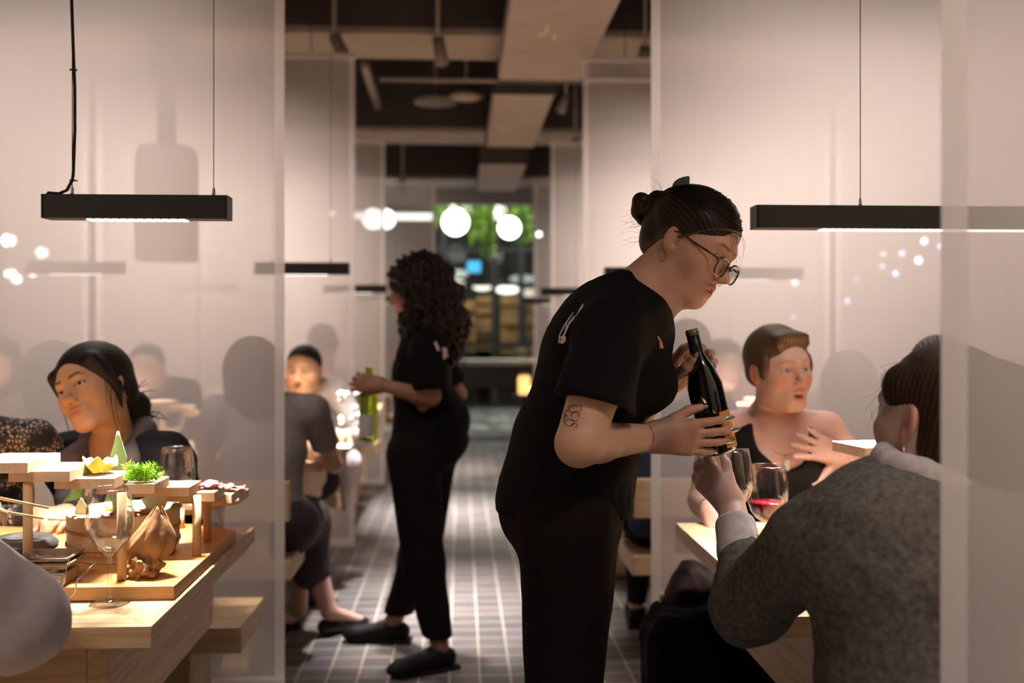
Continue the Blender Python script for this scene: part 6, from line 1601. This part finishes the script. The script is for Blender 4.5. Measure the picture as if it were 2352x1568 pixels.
# timber display units inside the shop
sh_w = mat('shop_timber', (.30,.18,.085), .6, noise=.35, nscale=6)
for i, (px0, px1, py0, py1) in enumerate(((1062,1092,690,805),(1095,1128,680,760),(1150,1198,672,815),(1098,1130,765,812),(1210,1232,690,800))):
    a = P(px0, py1, 17.4); b = P(px1, py0, 17.4)
    t = thing('display_shelf', ((a.x+b.x)/2, 17.4, a.z), ['leftmost lit timber display seen through the shopfront','upper middle timber display seen through the shopfront','tall amber timber display right of the dark mullion','lower middle timber display seen through the shopfront','narrow timber display at the right of the shopfront'][i], 'shop display')
    MB().box(a.x, b.x, 17.3, 17.5, max(0,a.z), b.z).build('panel', sh_w, t)
    MB().box(a.x, b.x, 17.3, 17.5, 0, max(0,a.z)).build('plinth', frame_m, t)
    for q in range(3): MB().box(a.x, b.x, 17.22, 17.3, max(0,a.z)+(b.z-a.z)*(.2+.3*q), max(0,a.z)+(b.z-a.z)*(.2+.3*q)+.02).build('shelf', sh_w, t)
    area('shelf_light', (0, -.6, (b.z-a.z)+.15), .5, .2, 2.5, (1,.80,.55), rot=(math.radians(25),0,0), parent=t)
GLB = emis('globe_white', (1,.98,.93), 7)
def globe(px, py, r, Y, label, m=GLB, cat='globe lamp', nm='globe_lamp', grp='white globe lamps at the far end'):
    c = P(px, py, Y); R_ = r*Y/FPX; t = thing(nm, c, label, cat, grp)
    MB().sphere(c, R_, 24, 16).build('globe', m, t, True)
    MB().tube([c+Vector((0,0,R_*.97)), c+Vector((0,0,4.6-c.z if Y > 13 else 4.2-c.z))], .008, 6).build('cord', BLACKM, t)
globe(1046, 510, 30, 13.6, 'largest white globe lamp at the far end, left of centre')
globe(1170, 523, 25, 13.8, 'lower right white globe lamp at the far end')
globe(1145, 487, 18, 15.2, 'small white globe lamp just above the lower right globe')
globe(1078, 475, 14, 15.8, 'small white globe lamp half hidden by the leaves')
globe(1036, 480, 14, 16.0, 'smallest white globe lamp touching the largest one')
globe(857, 503, 24, 12.2, 'left of the two globe lamps glowing through the left panels')
globe(886, 503, 22, 12.3, 'right of the two globe lamps glowing through the left panels')
def bar(px0, px1, py, Y, label, h=7):
    a, b = P(px0, py+h, Y), P(px1, py-h, Y)
    t = thing('light_bar', ((a.x+b.x)/2, Y, a.z), label, 'light', 'bright bars behind the left panels'); MB().box(a.x, b.x, Y, Y+.05, a.z, b.z).build('tube', emis('bar_white', (1,.97,.9), 3.5), t)
    for xx in (a.x+.05, b.x-.05): MB().tube([(xx, Y+.02, b.z), (xx, Y+.02, 4.2)], .004, 6).build('cord', BLACKM, t)
bar(905, 992, 497, 12.0, 'bright horizontal light bar right of the glowing globes'); bar(806, 842, 495, 12.0, 'short bright light bar left of the glowing globes')
for i, (px, py, w, col, st) in enumerate(((1165,665,27,(1,1,.95),4),(1108,658,22,(1,.95,.85),3),(1048,652,24,(1,.82,.70),3),(1215,672,18,(1,.85,.7),1.5),(1050,628,26,(.9,.95,.9),1.2),(1200,640,30,(.85,.9,.88),.9))):
    a = P(px, py, 17.0); t = thing('oval_ceiling_lamp', a, ['bright oval lamp right of the dark mullion in the shop','oval lamp just left of the mullion in the shop','peach oval lamp behind the curly haired server','dim peach oval lamp at the right of the shop','pale strip lamp above the peach oval','pale strip lamp above the bright oval'][i], 'lamp', 'lamps inside the far shop')
    MB().sphere(a, (w*17/FPX, .15, 9*17/FPX), 20, 10).build('diffuser', emis('oval_%d' % i, col, st), t, True); MB().tube([a, a+Vector((0,0,4.6-a.z))], .01, 6).build('cord', BLACKM, t)
a, b = P(1073,626,16.2), P(1104,600,16.2)
t = thing('exit_sign', ((a.x+b.x)/2, 16.2, a.z), 'small glowing blue sign above the shop doors', 'sign'); MB().box(a.x, b.x, 16.15, 16.2, a.z, b.z).build('panel', emis('sign_blue', (.10,.55,.95), 1.2), t); MB().box(a.x-.01, b.x+.01, 16.16, 16.3, a.z-.01, b.z+.01).build('case', frame_m, t); MB().tube([((a.x+b.x)/2,16.25,b.z), ((a.x+b.x)/2,16.25,4.6)], .01, 6).build('bracket', frame_m, t)
# hanging greenery
gm = mat('vine_green', (.16,.30,.03), .6, noise=.5, nscale=3); rr = random.Random(21)
for i, (px0, px1, py1) in enumerate(((990,1030,520),(1028,1075,505),(1075,1110,560),(1105,1135,590),(1135,1180,520),(1178,1226,560))):
    c = P((px0+px1)/2, 470, 14.8); mb = MB(); x0, x1 = P(px0,470,14.8).x, P(px1,470,14.8).x; z1 = 3.4
    for s_ in range(26):
        x = rr.uniform(x0, x1); y = 14.8+rr.uniform(-.3,.3); zb = P(0, 470+(py1-470)*rr.uniform(.4,1), y).z; z = z1
        while z > zb:
            d = Vector((rr.uniform(-1,1), rr.uniform(-1,1), rr.uniform(-.8,.3))).normalized()*.07; s = d.cross(Vector((rr.uniform(-1,1),rr.uniform(-1,1),1))).normalized()*.022; p = Vector((x,y,z)); mb.add([p, p+d*.5+s, p+d, p+d*.5-s], [(0,1,2,3)]); z -= .035
        mb.tube([(x,y,z1+1.2),(x,y,zb)], .004, 4)
    tag(mb.build('hanging_vine', gm, None), ['hanging green vines at the far left of the walkway','hanging green vines behind the largest globe','long trailing vine between the globes','longest trailing vine left of the lower right globe','hanging vines behind the two right globes','hanging green vines at the right edge of the opening'][i], 'plant', 'vines over the walkway')
area('vine_light', (.25, 13.6, 3.9), 2.2, .3, 36, (1,.98,.8), rot=(math.radians(20),0,0))
area('walk_light', (.3, 14.3, 4.5), 3.5, 1.8, 300, (.95,1,.95))
# counter across the end with a patch of light, flowers and candle
t = thing('stone_counter', (.35, 12.4, 0), 'long pale counter crossing the far end of the aisle', 'counter'); MB().box(-.1, 1.05, 12.2, 12.55, .86, .93).build('top', mat('counter_pale', (.55,.53,.50), .4), t, bevel=.01); MB().box(-.05, 1.0, 12.3, 12.34, .58, .86).build('panel', mat('counter_base', (.05,.05,.05), .5), t)
for xx in (-.02, .97): MB().box(xx-.03, xx+.03, 12.3, 12.36, 0, .86).build('leg', mat('counter_base', (.05,.05,.05), .5), t)
fx = P(1215, 820, 11.6); c = Vector((fx.x, 11.6, 0))
t = thing('small_round_table', c, 'small table with pink flowers at the far right end of the aisle', 'table'); MB().lathe([(0,.90),(.22,.90),(.22,.93),(0,.93)], c, 24).build('top', PINE, t); MB().tube([c, c+Vector((0,0,.9))], .03, 12).build('pedestal', frame_m, t); MB().lathe([(0,0),(.16,0),(.15,.02),(0,.03)], c, 20).build('base', frame_m, t)
t = thing('flower_bowl', c+Vector((0,0,.93)), 'bowl of pink and white flowers on the small far table', 'flowers'); b0 = c+Vector((0,0,.93)); MB().lathe([(0,0),(.05,0),(.08,.05),(.075,.05),(0,.02)], b0, 20).build('bowl', GLASS, t, True)
for nm_, col in (('pink_petals',(.75,.22,.18)),('white_petals',(.85,.82,.78)),('leaves',(.15,.3,.08))):
    mb = MB(); [mb.sphere(b0+Vector((rr.uniform(-.15,.15), rr.uniform(-.08,.08), rr.uniform(.05,.14))), .03, 8, 6) for _ in range(7)]; mb.build(nm_, mat(nm_, col, .6), t, True)
a = P(1204, 905, 8.6); a.x = P(1204,880,9.0).x; a = Vector((a.x, 9.0, 0))
t = thing('candle_stool', a, 'low dark stool at the right of the aisle carrying the glowing amber lantern', 'stool'); zt = P(1204,905,9.0).z; MB().lathe([(0,zt-.03),(.10,zt-.03),(.10,zt),(0,zt)], a, 20).build('seat', frame_m, t); MB().lathe([(0,0),(.03,0),(.03,zt-.03),(0,zt-.03)], a, 14).build('leg', frame_m, t)
t = thing('amber_lantern', a+Vector((0,0,zt)), 'glowing amber lantern beside the aisle, low on the right', 'lantern'); b0 = a+Vector((0,0,zt)); MB().lathe([(0,0),(.05,0),(.055,.03),(.055,.15),(.04,.17),(0,.17)], b0, 20).build('glass', emis('amber_glow', (1,.50,.16), 2.0), t, True); MB().lathe([(0,.17),(.045,.17),(.03,.20),(0,.20)], b0, 16).build('lid', frame_m, t)
# small lights of the side walls, seen as soft discs through the cloth
for i, (px, py, r, Y, col, st) in enumerate(((20,552,16,9,(1,1,.97),30),(96,580,15,9,(1,1,.97),14),(24,628,13,9,(1,1,.97),22),(38,640,13,9.1,(1,1,.97),22),(75,628,10,9.2,(1,1,.97),14),
        (325,512,5,11,(1,1,.95),10),(762,490,6,11,(1,1,.95),10),(2123,553,8,9,(.45,.6,1),16),(2073,582,8,9,(.45,.6,1),16),(2110,598,9,9.1,(.45,.6,1),18),(2026,612,7,9,(.45,.6,1),10),(2057,628,8,9.1,(.45,.6,1),16),(1966,642,5,9,(.45,.6,1),7),(1946,691,7,9,(.5,.55,1),12),(1822,728,6,9,(.5,.5,1),8),(1826,648,9,9,(1,1,.97),12),(2028,583,7,9.2,(1,1,.97),8),(1238,538,7,11.2,(1,1,.97),10),(2160,565,5,9,(.45,.6,1),14))):
    c = P(px, py, Y); t = thing('point_lamp', c, 'small round lamp glowing behind the cloth, ' + (['topmost by the left edge','grey white, right of the top left one','lower left one of the touching pair','lower right one of the touching pair','small one under the faint lamp bar','tiny one beyond the first left lamp','tiny one left of the twin globes','uppermost blue one at the right','blue one left of the uppermost','largest of the right blue cluster','leftmost of the blue cluster','lowest of the blue cluster','faint blue one near the bright hem','single blue one above the raised hand','faint violet one above the short haired woman','white one over the short haired woman','white one beside the blue cluster','white one right of the far opening','half hidden blue one at the edge hem'][i]), 'lamp', 'small lamps behind the cloth')
    MB().sphere(c, r*Y/FPX*.8, 14, 10).build('bulb', emis('bulb_%.1f_%d' % (col[0], st), col, st), t, True); MB().tube([c, (c.x, c.y, 4.2)], .003, 5).build('wire', BLACKM, t)
